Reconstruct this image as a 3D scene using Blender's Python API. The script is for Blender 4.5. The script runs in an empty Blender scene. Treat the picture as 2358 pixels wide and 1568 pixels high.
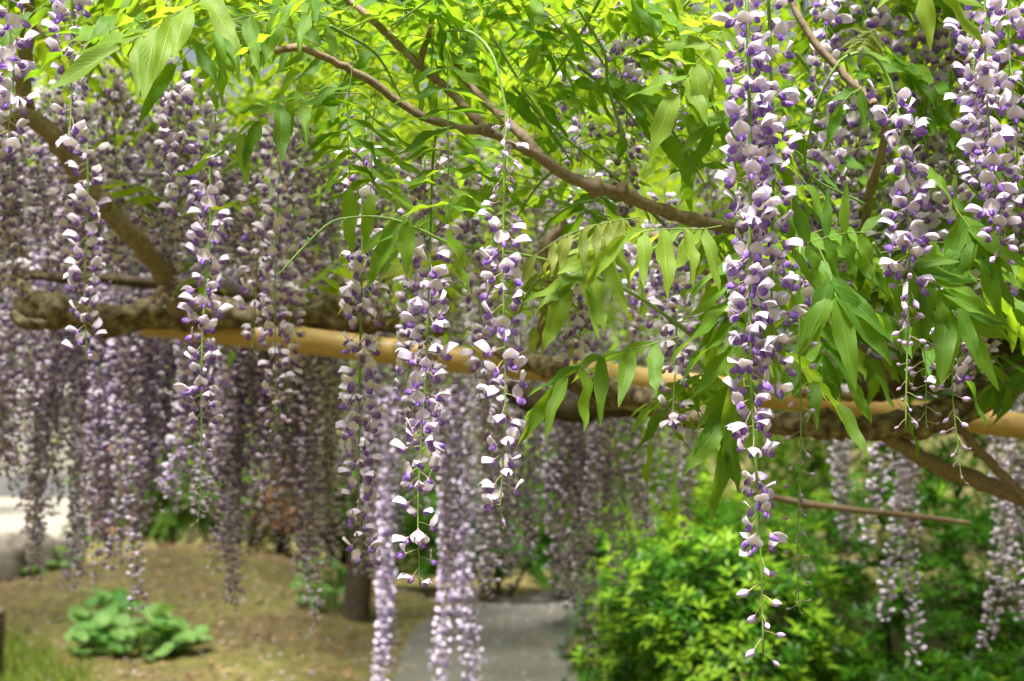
import bpy, math, random
import numpy as np
from mathutils import Vector, Matrix

R = math.radians
rng = np.random.default_rng(7)
random.seed(7)
scene = bpy.context.scene

# ------------------------------------------------------------------ camera
PITCH = R(3.0)
CAM = Vector((0, 0, 1.5))
FPX = 50.0 / 36.0 * 2357.0
cam_data = bpy.data.cameras.new('camera')
cam_data.lens = 50.0
cam_data.sensor_width = 36.0
cam_data.clip_start = 0.05
cam_data.clip_end = 1500
cam_data.dof.use_dof = True
cam_data.dof.focus_distance = 1.66
cam_data.dof.aperture_fstop = 5.6
cam = bpy.data.objects.new('camera', cam_data)
scene.collection.objects.link(cam)
cam.location = CAM
cam.rotation_euler = (R(90) + PITCH, 0, 0)
scene.camera = cam

# ------------------------------------------------------------------ world, sun, exposure
SUN_EL, SUN_AZ = R(70), R(205)          # azimuth measured from +Y towards +X
world = bpy.data.worlds.new('World')
scene.world = world
world.use_nodes = True
wn = world.node_tree
bg = wn.nodes['Background']
sky = wn.nodes.new('ShaderNodeTexSky')
sky.sky_type = 'NISHITA'
sky.sun_disc = False
sky.sun_elevation = SUN_EL
sky.sun_rotation = SUN_AZ
sky.dust_density = 4.0
sky.air_density = 1.0
sky.ozone_density = 1.0
hsv = wn.nodes.new('ShaderNodeHueSaturation')      # thin bright cloud: a whiter sky
hsv.inputs['Saturation'].default_value = 0.35
wn.links.new(sky.outputs[0], hsv.inputs['Color'])
wn.links.new(hsv.outputs[0], bg.inputs['Color'])
bg.inputs['Strength'].default_value = 0.05

sun_d = bpy.data.lights.new('sun', 'SUN')
sun_d.energy = 5.0
sun_d.angle = R(12)
sun_d.color = (1.0, 0.95, 0.86)
sun = bpy.data.objects.new('sun', sun_d)
scene.collection.objects.link(sun)
sdir = Vector((math.sin(SUN_AZ) * math.cos(SUN_EL), math.cos(SUN_AZ) * math.cos(SUN_EL), math.sin(SUN_EL)))
sun.rotation_euler = (-sdir).to_track_quat('-Z', 'Y').to_euler()
sun.location = sdir * 30

vs = scene.view_settings
vs.view_transform = 'Standard'
vs.look = 'None'
vs.gamma = 1.0
vs.use_curve_mapping = False
vs.exposure = 1.36
cy = scene.cycles
cy.use_denoising = True
cy.max_bounces = 7
cy.diffuse_bounces = 4
cy.glossy_bounces = 2
cy.transmission_bounces = 4
cy.transparent_max_bounces = 4
cy.caustics_reflective = False
cy.caustics_refractive = False
cy.sample_clamp_indirect = 8.0

# ------------------------------------------------------------------ helpers
_cp, _sp = math.cos(PITCH), math.sin(PITCH)


def at(px, py, D):
    """point that stands at world depth y = D under photo position (px, py), frame 2357 x 1568"""
    a = (px - 1178.5) / FPX
    b = (784.0 - py) / FPX
    d = Vector((a, _cp - b * _sp, _sp + b * _cp))
    return CAM + d * (D / d.y)


def npv(v):
    return np.array((v[0], v[1], v[2]), float)


def nrm(v):
    v = np.asarray(v, float)
    n = np.linalg.norm(v)
    return v / n if n > 1e-9 else v


COL = scene.collection


def tag(o, label=None, cat=None, group=None, kind=None):
    if label: o['label'] = label
    if cat: o['category'] = cat
    if group: o['group'] = group
    if kind: o['kind'] = kind
    return o


def empty(name, loc):
    o = bpy.data.objects.new(name, None)
    o.empty_display_size = 0.02
    COL.objects.link(o)
    o.location = loc
    return o


def link(name, me, parent=None, loc=None, mat=None):
    o = bpy.data.objects.new(name, me)
    COL.objects.link(o)
    if parent is not None: o.parent = parent
    if mat is not None:
        o.matrix_basis = mat
    elif loc is not None:
        o.location = loc
    return o


class T:
    """all-quad piece of geometry: V (n,3), F (m,4), M (m,) material slot, A (n,3) attribute puv = (across, along, random)"""
    def __init__(s, V, F, M=None, A=None):
        s.V = np.asarray(V, float).reshape(-1, 3)
        s.F = np.asarray(F, np.int64).reshape(-1, 4)
        s.M = np.zeros(len(s.F), np.int32) if M is None else (np.full(len(s.F), M, np.int32) if np.isscalar(M) else np.asarray(M, np.int32))
        s.A = np.zeros((len(s.V), 3)) if A is None else np.asarray(A, float)

    def moved(s, m):
        m = np.asarray(m, float)
        return T(s.V @ m[:3, :3].T + m[:3, 3], s.F, s.M, s.A)


def join(ts):
    V, F, M, A = [], [], [], []
    n = 0
    for t in ts:
        V.append(t.V); F.append(t.F + n); M.append(t.M); A.append(t.A)
        n += len(t.V)
    return T(np.concatenate(V), np.concatenate(F), np.concatenate(M), np.concatenate(A))


def many(t, mats, rnd=None):
    """copies of template t under (k,4,4) matrices as one T"""
    k = len(mats)
    n = len(t.V)
    V = np.einsum('kij,nj->kni', mats[:, :3, :3], t.V) + mats[:, None, :3, 3]
    F = (t.F[None] + (np.arange(k) * n)[:, None, None]).reshape(-1, 4)
    A = np.repeat(t.A[None], k, 0).copy()
    A[:, :, 2] = (rng.random(k) if rnd is None else rnd)[:, None]
    return T(V.reshape(-1, 3), F, np.tile(t.M, k), A.reshape(-1, 3))


def mesh(name, t, mats, smooth=True):
    me = bpy.data.meshes.new(name)
    nv, nf = len(t.V), len(t.F)
    me.vertices.add(nv)
    me.vertices.foreach_set('co', t.V.astype(np.float32).ravel())
    me.loops.add(nf * 4)
    me.loops.foreach_set('vertex_index', t.F.astype(np.int32).ravel())
    me.polygons.add(nf)
    me.polygons.foreach_set('loop_start', np.arange(0, nf * 4, 4, dtype=np.int32))
    for m in mats: me.materials.append(m)
    me.polygons.foreach_set('material_index', t.M.astype(np.int32))
    me.polygons.foreach_set('use_smooth', np.full(nf, smooth))
    a = me.attributes.new('puv', 'FLOAT_VECTOR', 'POINT')
    a.data.foreach_set('vector', t.A.astype(np.float32).ravel())
    me.update(calc_edges=True)
    return me


def grid_faces(nu, nv, wrap=False):
    """nu points along, nv across"""
    F = []
    for i in range(nu - 1):
        for j in range(nv if wrap else nv - 1):
            j2 = (j + 1) % nv
            F.append((i * nv + j, i * nv + j2, (i + 1) * nv + j2, (i + 1) * nv + j))
    return np.array(F)


def spline(P, n):
    """Catmull-Rom through P, n samples"""
    P = np.array([npv(p) for p in P])
    if len(P) == 2:
        s = np.linspace(0, 1, n)[:, None]
        return P[0] * (1 - s) + P[1] * s
    Q = np.vstack([2 * P[0] - P[1], P, 2 * P[-1] - P[-2]])
    seg = len(P) - 1
    out = []
    for x in np.linspace(0, seg, n):
        i = min(int(x), seg - 1)
        t = x - i
        p0, p1, p2, p3 = Q[i], Q[i + 1], Q[i + 2], Q[i + 3]
        out.append(0.5 * ((2 * p1) + (-p0 + p2) * t + (2 * p0 - 5 * p1 + 4 * p2 - p3) * t * t + (-p0 + 3 * p1 - 3 * p2 + p3) * t ** 3))
    return np.array(out)


def tube(C, rad, sides=6, m=0, cap=True, rough=0.0, rnd=0.0):
    """tube along the points C, radius per point; rough = relative lumpiness"""
    C = np.asarray(C, float)
    n = len(C)
    rad = np.full(n, rad, float) if np.isscalar(rad) else np.asarray(rad, float)
    tan = np.gradient(C, axis=0)
    tan /= np.linalg.norm(tan, axis=1)[:, None] + 1e-12
    ref = np.array((0, 1, 0.0)) if abs(tan[0][1]) < 0.9 else np.array((1.0, 0, 0))
    a = nrm(np.cross(tan[0], ref))
    V, A = [], []
    d = np.r_[0, np.cumsum(np.linalg.norm(np.diff(C, axis=0), axis=1))]
    rows = list(range(n))
    ph = rng.random(8) * 6.28
    for i in rows:
        a = nrm(a - tan[i] * a.dot(tan[i]))
        b = np.cross(tan[i], a)
        for j in range(sides):
            th = 2 * math.pi * j / sides
            r = rad[i]
            if rough:
                r *= 1 + rough * (math.sin(2 * th + ph[0] + d[i] * 18) * 0.5 + math.sin(3 * th + ph[1] - d[i] * 31) * 0.35 + math.sin(ph[2] + d[i] * 47) * 0.4 + (rng.random() - 0.5) * 0.5)
            V.append(C[i] + r * (math.cos(th) * a + math.sin(th) * b))
            A.append((j / sides, d[i], rnd))
    F = grid_faces(n, sides, True)
    if cap:
        for i, sg in ((0, -1), (n - 1, 1)):
            base = len(V)
            for j in range(sides):
                V.append(C[i] + sg * tan[i] * rad[i] * 0.35 + (V[i * sides + j] - C[i]) * 0.08)
                A.append((j / sides, d[i], rnd))
            for j in range(sides):
                j2 = (j + 1) % sides
                q = (i * sides + j, base + j, base + j2, i * sides + j2)
                F = np.vstack([F, [q if sg < 0 else q[::-1]]])
            if sides == 4:
                F = np.vstack([F, [[base, base + 1, base + 2, base + 3]]])
            elif sides >= 6:
                F = np.vstack([F] + [[[base, base + k, base + k + 1, base + k + 2]] for k in range(1, sides - 2, 2)])
    return T(np.array(V), F, m, np.array(A))


def frame(x, z):
    """rotation with local X along x and local Z near z (3x3)"""
    x = nrm(x)
    z = np.asarray(z, float)
    z = z - x * z.dot(x)
    if np.linalg.norm(z) < 1e-6:
        z = np.cross(x, (0.3, 0.5, 0.8))
    z = nrm(z)
    return np.stack([x, np.cross(z, x), z], 1)


def mat4(R3, p, s=1.0):
    m = np.eye(4)
    m[:3, :3] = R3 * s
    m[:3, 3] = p
    return m


def M4(m):
    return Matrix([list(map(float, r)) for r in m])


# ------------------------------------------------------------------ materials
def newmat(name):
    m = bpy.data.materials.new(name)
    m.use_nodes = True
    nt = m.node_tree
    nt.nodes.clear()
    out = nt.nodes.new('ShaderNodeOutputMaterial')
    return m, nt, out


def N(nt, typ, **kw):
    n = nt.nodes.new(typ)
    for k, v in kw.items():
        if k in n.inputs: n.inputs[k].default_value = v
        else: setattr(n, k, v)
    return n


def math_n(nt, op, a, b=None, clamp=False):
    n = nt.nodes.new('ShaderNodeMath')
    n.operation = op
    n.use_clamp = clamp
    for i, v in enumerate((a, b)):
        if v is None: continue
        if isinstance(v, (int, float)): n.inputs[i].default_value = v
        else: nt.links.new(v, n.inputs[i])
    return n.outputs[0]


def ramp(nt, fac, stops):
    n = nt.nodes.new('ShaderNodeValToRGB')
    e = n.color_ramp.elements
    while len(e) < len(stops): e.new(0.5)
    for el, (p, c) in zip(e, stops):
        el.position = p
        el.color = (*c, 1)
    nt.links.new(fac, n.inputs[0])
    return n.outputs[0]


def mixc(nt, fac, a, b, mode='MIX'):
    n = nt.nodes.new('ShaderNodeMix')
    n.data_type = 'RGBA'
    n.blend_type = mode
    for i, v in ((0, fac), (6, a), (7, b)):
        if isinstance(v, (int, float)): n.inputs[i].default_value = v
        elif isinstance(v, tuple): n.inputs[i].default_value = (*v, 1)
        else: nt.links.new(v, n.inputs[i])
    return n.outputs[2]


def puv(nt):
    a = N(nt, 'ShaderNodeAttribute', attribute_name='puv')
    s = nt.nodes.new('ShaderNodeSeparateXYZ')
    nt.links.new(a.outputs['Vector'], s.inputs[0])
    oi = nt.nodes.new('ShaderNodeObjectInfo')
    r = math_n(nt, 'FRACT', math_n(nt, 'ADD', s.outputs[2], oi.outputs['Random']))
    return s.outputs[0], s.outputs[1], r


def noise(nt, scale, detail=3, vec=None, rough=0.6, coord='Object'):
    tc = nt.nodes.new('ShaderNodeTexCoord')
    n = N(nt, 'ShaderNodeTexNoise')
    n.inputs['Scale'].default_value = scale
    n.inputs['Detail'].default_value = detail
    n.inputs['Roughness'].default_value = rough
    nt.links.new(vec if vec is not None else tc.outputs[coord], n.inputs['Vector'])
    return n.outputs[0]


def bump(nt, h, strength=0.3, dist=0.002):
    b = N(nt, 'ShaderNodeBump')
    b.inputs['Strength'].default_value = strength
    b.inputs['Distance'].default_value = dist
    nt.links.new(h, b.inputs['Height'])
    return b.outputs[0]


def thin(nt, out, col, tcol, tfac, rough=0.5, normal=None, spec=0.35):
    """a thin leaf or petal: reflects and lets light through"""
    p = N(nt, 'ShaderNodeBsdfPrincipled')
    p.inputs['Roughness'].default_value = rough
    p.inputs['Specular IOR Level'].default_value = spec
    t = N(nt, 'ShaderNodeBsdfTranslucent')
    for s, v in ((p.inputs['Base Color'], col), (t.inputs['Color'], tcol)):
        if isinstance(v, tuple): s.default_value = (*v, 1)
        else: nt.links.new(v, s)
    if normal is not None:
        nt.links.new(normal, p.inputs['Normal'])
    mx = N(nt, 'ShaderNodeMixShader')
    mx.inputs[0].default_value = tfac
    nt.links.new(p.outputs[0], mx.inputs[1])
    nt.links.new(t.outputs[0], mx.inputs[2])
    nt.links.new(mx.outputs[0], out.inputs[0])


def solid(name, stops, scale=20, rough=0.7, bmp=0.0, bdist=0.002, detail=4, spec=0.3, coord='Object', stretch=None):
    m, nt, out = newmat(name)
    vec = None
    if stretch:
        tc = nt.nodes.new('ShaderNodeTexCoord')
        mp = nt.nodes.new('ShaderNodeMapping')
        mp.inputs['Scale'].default_value = stretch
        nt.links.new(tc.outputs[coord], mp.inputs['Vector'])
        vec = mp.outputs[0]
    f = noise(nt, scale, detail, vec, coord=coord)
    p = N(nt, 'ShaderNodeBsdfPrincipled')
    p.inputs['Roughness'].default_value = rough
    p.inputs['Specular IOR Level'].default_value = spec
    nt.links.new(ramp(nt, f, stops), p.inputs['Base Color'])
    if bmp: nt.links.new(bump(nt, f, bmp, bdist), p.inputs['Normal'])
    nt.links.new(p.outputs[0], out.inputs[0])
    return m


def leaf_material(name, dark, light, tdark, tlight, tfac=0.45, veins=True, rough=0.5):
    tdark, tlight = tuple(c * 0.80 for c in tdark), tuple(c * 0.80 for c in tlight)
    dark, light = tuple(c * 0.88 for c in dark), tuple(c * 0.88 for c in light)
    m, nt, out = newmat(name)
    u, v, r = puv(nt)
    col = ramp(nt, r, [(0.0, dark), (1.0, light)])
    tcol = ramp(nt, r, [(0.0, tdark), (1.0, tlight)])
    blot = noise(nt, 35, 3)
    bm = math_n(nt, 'MULTIPLY', math_n(nt, 'SUBTRACT', blot, 0.5), 0.5)
    col = mixc(nt, math_n(nt, 'ABSOLUTE', bm), col, tuple(min(1, c * 1.6 + 0.02) for c in light))
    nrmo = None
    if veins:
        au = math_n(nt, 'ABSOLUTE', math_n(nt, 'SUBTRACT', u, 0.5))
        mid = math_n(nt, 'SUBTRACT', 1.0, math_n(nt, 'MULTIPLY', au, 26.0), True)
        ph = math_n(nt, 'SUBTRACT', math_n(nt, 'MULTIPLY', v, 62.0), math_n(nt, 'MULTIPLY', au, 40.0))
        sv = math_n(nt, 'POWER', math_n(nt, 'ABSOLUTE', math_n(nt, 'COSINE', math_n(nt, 'MULTIPLY', ph, 0.5))), 14.0)
        h = math_n(nt, 'ADD', math_n(nt, 'MULTIPLY', mid, 1.5), math_n(nt, 'MULTIPLY', sv, 0.6))
        col = mixc(nt, math_n(nt, 'MULTIPLY', h, 0.34, True), col, tuple(min(1, c * 1.8 + 0.06) for c in light))
        tcol = mixc(nt, math_n(nt, 'MULTIPLY', h, 0.16, True), tcol, tuple(c * 0.55 for c in tdark))
        tex = noise(nt, 500, 2)
        nrmo = bump(nt, math_n(nt, 'SUBTRACT', math_n(nt, 'MULTIPLY', tex, 0.3), h), 0.35, 0.0008)
    thin(nt, out, col, tcol, tfac, rough, nrmo, 0.32 if veins else 0.15)
    return m


MAT = {}
MAT['leaf'] = leaf_material('wisteria leaf', (0.065, 0.19, 0.018), (0.16, 0.32, 0.03), (0.30, 0.56, 0.015), (0.58, 0.80, 0.04), 0.54)
MAT['leaf_young'] = leaf_material('young wisteria leaf', (0.15, 0.29, 0.03), (0.24, 0.38, 0.045), (0.45, 0.66, 0.03), (0.66, 0.80, 0.06), 0.52)
MAT['leaf_bronze'] = leaf_material('unfolding wisteria leaf', (0.16, 0.22, 0.04), (0.27, 0.32, 0.06), (0.40, 0.50, 0.05), (0.55, 0.60, 0.07), 0.45)
MAT['canopy'] = leaf_material('canopy leaf', (0.06, 0.18, 0.015), (0.20, 0.34, 0.03), (0.36, 0.60, 0.015), (0.72, 0.84, 0.04), 0.48, veins=False)
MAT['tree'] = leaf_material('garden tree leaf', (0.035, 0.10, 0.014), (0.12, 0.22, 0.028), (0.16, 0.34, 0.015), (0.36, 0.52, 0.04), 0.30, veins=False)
MAT['maple'] = leaf_material('light green leaf', (0.12, 0.24, 0.03), (0.26, 0.36, 0.05), (0.36, 0.55, 0.03), (0.6, 0.7, 0.06), 0.48, veins=False)
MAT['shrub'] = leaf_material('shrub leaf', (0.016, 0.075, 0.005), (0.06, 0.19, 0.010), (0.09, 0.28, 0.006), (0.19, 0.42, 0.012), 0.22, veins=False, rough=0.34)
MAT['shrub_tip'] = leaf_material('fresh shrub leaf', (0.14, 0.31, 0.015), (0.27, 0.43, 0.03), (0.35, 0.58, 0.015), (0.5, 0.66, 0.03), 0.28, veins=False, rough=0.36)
MAT['orange'] = leaf_material('orange new leaf', (0.26, 0.12, 0.06), (0.46, 0.25, 0.14), (0.4, 0.2, 0.08), (0.6, 0.36, 0.2), 0.35, veins=False)
MAT['herb'] = leaf_material('butterbur leaf', (0.08, 0.24, 0.04), (0.28, 0.46, 0.15), (0.26, 0.5, 0.06), (0.42, 0.62, 0.14), 0.3, veins=False)
MAT['stem'] = solid('green raceme stem', [(0.3, (0.13, 0.25, 0.05)), (0.7, (0.22, 0.34, 0.08))], 90, 0.5)
MAT['rachis'] = solid('leaf stalk', [(0.3, (0.16, 0.24, 0.06)), (0.7, (0.26, 0.27, 0.09))], 60, 0.5)
MAT['bark'] = solid('grey brown vine bark', [(0.32, (0.045, 0.032, 0.022)), (0.48, (0.15, 0.11, 0.07)), (0.68, (0.36, 0.30, 0.21))], 55, 0.85, 0.9, 0.006, 8)
MAT['bark_young'] = solid('smooth brown branch bark', [(0.25, (0.13, 0.09, 0.06)), (0.55, (0.24, 0.175, 0.12)), (0.8, (0.34, 0.27, 0.20))], 120, 0.75, 0.5, 0.0015, 6)
MAT['bark_dark'] = solid('dark damp bark', [(0.3, (0.035, 0.024, 0.016)), (0.7, (0.11, 0.08, 0.055))], 30, 0.9, 0.8, 0.006, 8)
MAT['bamboo'] = solid('weathered bamboo', [(0.25, (0.42, 0.25, 0.09)), (0.6, (0.60, 0.40, 0.17)), (0.85, (0.66, 0.47, 0.23))], 5, 0.42, 0.05, 0.001, 5, 0.5, stretch=(0.6, 6, 6))
MAT['moss'] = None


def petal_material(name, stops_v, yellow=None, tfac=0.38, tint=(0.55, 0.43, 0.82)):
    m, nt, out = newmat(name)
    u, v, r = puv(nt)
    col = ramp(nt, v, stops_v)
    col = mixc(nt, math_n(nt, 'MULTIPLY', math_n(nt, 'POWER', r, 2.0), 0.38), col, tint)
    if yellow:
        du = math_n(nt, 'MULTIPLY', math_n(nt, 'ABSOLUTE', math_n(nt, 'SUBTRACT', u, 0.5)), 5.5)
        dv = math_n(nt, 'MULTIPLY', math_n(nt, 'ABSOLUTE', math_n(nt, 'SUBTRACT', v, 0.32)), 3.4)
        f = math_n(nt, 'SUBTRACT', 1.0, math_n(nt, 'SQRT', math_n(nt, 'ADD', math_n(nt, 'MULTIPLY', du, du), math_n(nt, 'MULTIPLY', dv, dv))), True)
        col = mixc(nt, math_n(nt, 'MULTIPLY', f, 1.1, True), col, yellow)
    vein = noise(nt, 900, 2)
    col = mixc(nt, math_n(nt, 'MULTIPLY', vein, 0.10), col, (0.5, 0.38, 0.76))
    thin(nt, out, col, col, tfac, 0.55, None, 0.25)
    return m


MAT['banner'] = petal_material('banner petal', [(0.0, (0.64, 0.48, 0.79)), (0.35, (0.82, 0.74, 0.90)), (1.0, (0.84, 0.765, 0.915))], (0.84, 0.74, 0.30), 0.25)
MAT['keel'] = petal_material('violet keel petal', [(0.0, (0.62, 0.46, 0.76)), (0.45, (0.34, 0.18, 0.62)), (1.0, (0.17, 0.065, 0.42))], None, 0.3, (0.38, 0.22, 0.66))
MAT['calyx'] = solid('mauve calyx', [(0.3, (0.30, 0.16, 0.25)), (0.7, (0.48, 0.30, 0.38))], 200, 0.6)
MAT['pedicel'] = solid('flower stalk', [(0.3, (0.34, 0.38, 0.13)), (0.7, (0.45, 0.42, 0.22))], 100, 0.6)
MAT['faded'] = petal_material('withering petal', [(0.0, (0.55, 0.46, 0.5)), (0.6, (0.62, 0.56, 0.58)), (1.0, (0.25, 0.24, 0.36))], None, 0.25, (0.16, 0.15, 0.30))
MAT['budm'] = petal_material('bud petal', [(0.0, (0.40, 0.26, 0.50)), (0.3, (0.62, 0.47, 0.78)), (0.75, (0.76, 0.66, 0.86)), (1.0, (0.52, 0.36, 0.74))], None, 0.3, (0.48, 0.32, 0.70))
MAT['budsmall'] = solid('tiny closed bud', [(0.3, (0.22, 0.16, 0.24)), (0.7, (0.40, 0.31, 0.46))], 200, 0.6)

# ------------------------------------------------------------------ templates: flower pieces (metres)
def banner_t(nu=6, nv=7, W=0.0118, L=0.0165, back=0.5, cup=0.4, notch=0.10, ruff=0.08, seed=0, lift=0.0):
    """standard petal: base at origin, grows along +X, width Y, face side +Z turned to the front"""
    rr = np.random.default_rng(seed)
    V, A = [], []
    p1, p2 = rr.random(2) * 6.28
    for i in range(nu):
        t = i / (nu - 1)
        w = W * (math.sin(math.pi * min(1, (0.10 + 0.83 * t)) ** 0.80)) ** 0.62
        for j in range(nv):
            s = -1 + 2 * j / (nv - 1)
            x = L * t * (1 - notch * (1 - abs(s)) * t - 0.16 * s * s * t)
            y = w * s * (1 - 0.10 * abs(s))
            z = -back * W * (abs(s) ** 1.7) * (0.4 + 0.6 * t) + cup * L * (t * (1 - t)) * 0.9 - lift * L * t * t
            z += ruff * W * math.sin(3.1 * s + p1) * t + ruff * W * math.sin(5 * s + p2) * t * 0.6
            V.append((x, y, z))
            A.append(((s + 1) / 2, t, 0))
    return T(V, grid_faces(nu, nv), 0, A)


def drop_t(L=0.013, W=0.0036, H=0.0034, bend=0.35, rings=5, sides=6, tipw=0.55):
    """closed pouch along +X, curved towards +Z at its tip"""
    V, A = [], []
    for i in range(rings):
        t = i / (rings - 1)
        prof = [0.25, 0.72, 1.0, 0.92, tipw, 0.06] if rings == 6 else [0.28, 0.82, 1.0, 0.70, 0.08]
        r = prof[i]
        ct = L * t
        cz = bend * L * t * t
        for j in range(sides):
            th = 2 * math.pi * j / sides
            V.append((ct, W * r * math.cos(th), cz + H * r * math.sin(th)))
            A.append((j / sides, t, 0))
    F = grid_faces(rings, sides, True)
    return T(V, F, 0, A)


def rot_y(a):
    c, s = math.cos(a), math.sin(a)
    return np.array([[c, 0, -s], [0, 1, 0], [s, 0, c]])      # +a lifts +X towards +Z


PL = 0.0165           # flower stalk length
PED_END = np.array((PL * math.cos(R(34)), 0, -PL * math.sin(R(34))))


def stalk_t(L=PL, sides=3, sag=0.0):
    s = L / PL
    pts = spline([(0, 0, 0), (PED_END[0] * 0.5 * s, 0, PED_END[2] * 0.38 * s), tuple(PED_END * s)], 4)
    return tube(pts, [0.00055, 0.0005, 0.0005, 0.0006], sides, 0, cap=False)


def calyx_t(sides=6):
    t = drop_t(0.0048, 0.0022, 0.0022, 0.0, 5, sides)
    t = T(t.V - np.array((0.0012, 0, 0)), t.F, 1, t.A)
    return t.moved(mat4(rot_y(R(-25)), PED_END))


bud_colours = None
FLOWER = []           # (stalk mesh, banner mesh, keel mesh), joined T
BASE_BANNER = []
for k in range(7):
    bt = banner_t(seed=k, back=(0.95, 0.35, 1.05, 0.65, 0.15, 0.9, 0.5)[k], cup=(0.15, 0.35, 0.05, 0.3, 0.25, 0.4, 0.15)[k],
                  W=(0.0104, 0.0112, 0.0098, 0.0108, 0.0114, 0.0100, 0.0108)[k], L=(0.0190, 0.0170, 0.0182, 0.0192, 0.0162, 0.0186, 0.0178)[k],
                  ruff=(0.08, 0.14, 0.05, 0.10, 0.16, 0.07, 0.12)[k], lift=(0.2, -0.1, 0.35, 0.1, 0.0, 0.25, -0.15)[k])
    up = R((28, 46, 60, 16, 76, 36, 55)[k])
    bt = bt.moved(mat4(rot_y(up), PED_END + np.array((0.0020, 0, 0.0002))))
    kd = R((-66, -80, -58, -88, -70, -75, -50)[k])
    kt = drop_t(0.0112, 0.0027, 0.0036, 0.22, 6, 7)
    kt = kt.moved(mat4(rot_y(kd), PED_END + np.array((0.0012, 0, -0.0008))))
    # two wing petals hugging the keel
    wings = []
    for sg in (-1, 1):
        V, A = [], []
        for i in range(5):
            t = i / 4
            w = 0.0042 * math.sin(math.pi * (0.12 + 0.8 * t)) ** 0.7
            for j in range(3):
                s = -1 + j
                V.append((0.0110 * t, sg * (0.0014 + 0.0018 * math.sin(math.pi * t) + 0.0004 * (j == 1)), w * s * 0.8 + 0.0026 * t * t + 0.0006))
                A.append((0.5 + 0.5 * s, t * 0.86, 0))
        wings.append(T(V, grid_faces(5, 3), 0, A).moved(mat4(rot_y(kd + R(9)), PED_END + np.array((0.0014, 0, -0.0006)))))
    kt = join([kt] + wings)
    st = join([stalk_t(), calyx_t()])
    FLOWER.append((st, bt, kt))


def set_m(t, m):
    return T(t.V, t.F, np.full(len(t.F), m, np.int32), t.A)


FL_MESH = []          # separate pieces for racemes in focus
FL_ONE = []           # one mesh per flower, further back
FL_T = []
for k, (st, bt, kt) in enumerate(FLOWER):
    FL_MESH.append((mesh('flower_stalk_%d' % k, st, [MAT['pedicel'], MAT['calyx']]), mesh('banner_%d' % k, bt, [MAT['banner']]), mesh('keel_%d' % k, kt, [MAT['keel']])))
    one = join([st, set_m(bt, 2), set_m(kt, 3)])
    FL_T.append(one)
    FL_ONE.append(mesh('flower_%d' % k, one, [MAT['pedicel'], MAT['calyx'], MAT['banner'], MAT['keel']]))


# lighter flower for the far curtain
def low_flower(k):
    st = stalk_t()
    st = T(st.V, st.F, 0, st.A)
    b = banner_t(4, 5, W=0.0108, seed=k, back=(0.75, 0.35, 0.9, 0.5)[k], cup=0.3, lift=0.1)
    b = b.moved(mat4(rot_y(R((34, 20, 62, 44)[k])), PED_END + np.array((0.0016, 0, 0))))
    kk = drop_t(0.0118, 0.0040, 0.0040, 0.22, 5, 5).moved(mat4(rot_y(R((-66, -80, -60, -72)[k])), PED_END))
    return join([st, set_m(b, 2), set_m(kk, 3)])


LOWFL = [low_flower(k) for k in range(4)]

# buds, and withering flowers
def bud_t(f, L=0.0125):
    s = T(*(lambda q: (q.V * (0.55 + 0.45 * f), q.F, 0, q.A))(stalk_t()))
    e = PED_END * (0.55 + 0.45 * f)
    c = drop_t(0.0045 * (0.5 + 0.5 * f), 0.0019 * (0.6 + 0.4 * f), 0.0019 * (0.6 + 0.4 * f), 0, 5, 5)
    c = set_m(c, 1).moved(mat4(rot_y(R(-25)), e))
    b = drop_t(L * f, 0.0032 * f + 0.0004, 0.0040 * f + 0.0004, 0.28, 5, 6).moved(mat4(rot_y(R(-38)), e + np.array((0.001, 0, 0))))
    return join([s, c, set_m(b, 2)])


BUD_T = [bud_t(f) for f in (1.15, 1.0, 0.85)]
TINY_T = [bud_t(f, 0.012) for f in (0.75, 0.6, 0.45)]
BUD = [mesh('bud_%d' % i, t, [MAT['pedicel'], MAT['calyx'], MAT['budm']]) for i, t in enumerate(BUD_T)]
TINY = [mesh('tiny_bud_%d' % i, t, [MAT['pedicel'], MAT['calyx'], MAT['budsmall']]) for i, t in enumerate(TINY_T)]


def wither_t(k):
    st, bt, kt = FLOWER[k]
    b = bt.V - PED_END
    b = b * np.array((0.8, 0.45, 0.8)) @ rot_y(R(-45)).T + PED_END
    kk = (kt.V - PED_END) * 0.8 + PED_END
    return join([st, T(b, bt.F, 2, bt.A), T(kk, kt.F, 3, kt.A)])


WITH_T = [wither_t(k) for k in (0, 2, 5)]
WITH = [mesh('withered_%d' % i, t, [MAT['pedicel'], MAT['calyx'], MAT['faded'], MAT['keel']]) for i, t in enumerate(WITH_T)]
WITH2 = [mesh('withered_dark_%d' % i, t, [MAT['pedicel'], MAT['calyx'], MAT['banner'], MAT['faded']]) for i, t in enumerate(WITH_T)]

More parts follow.
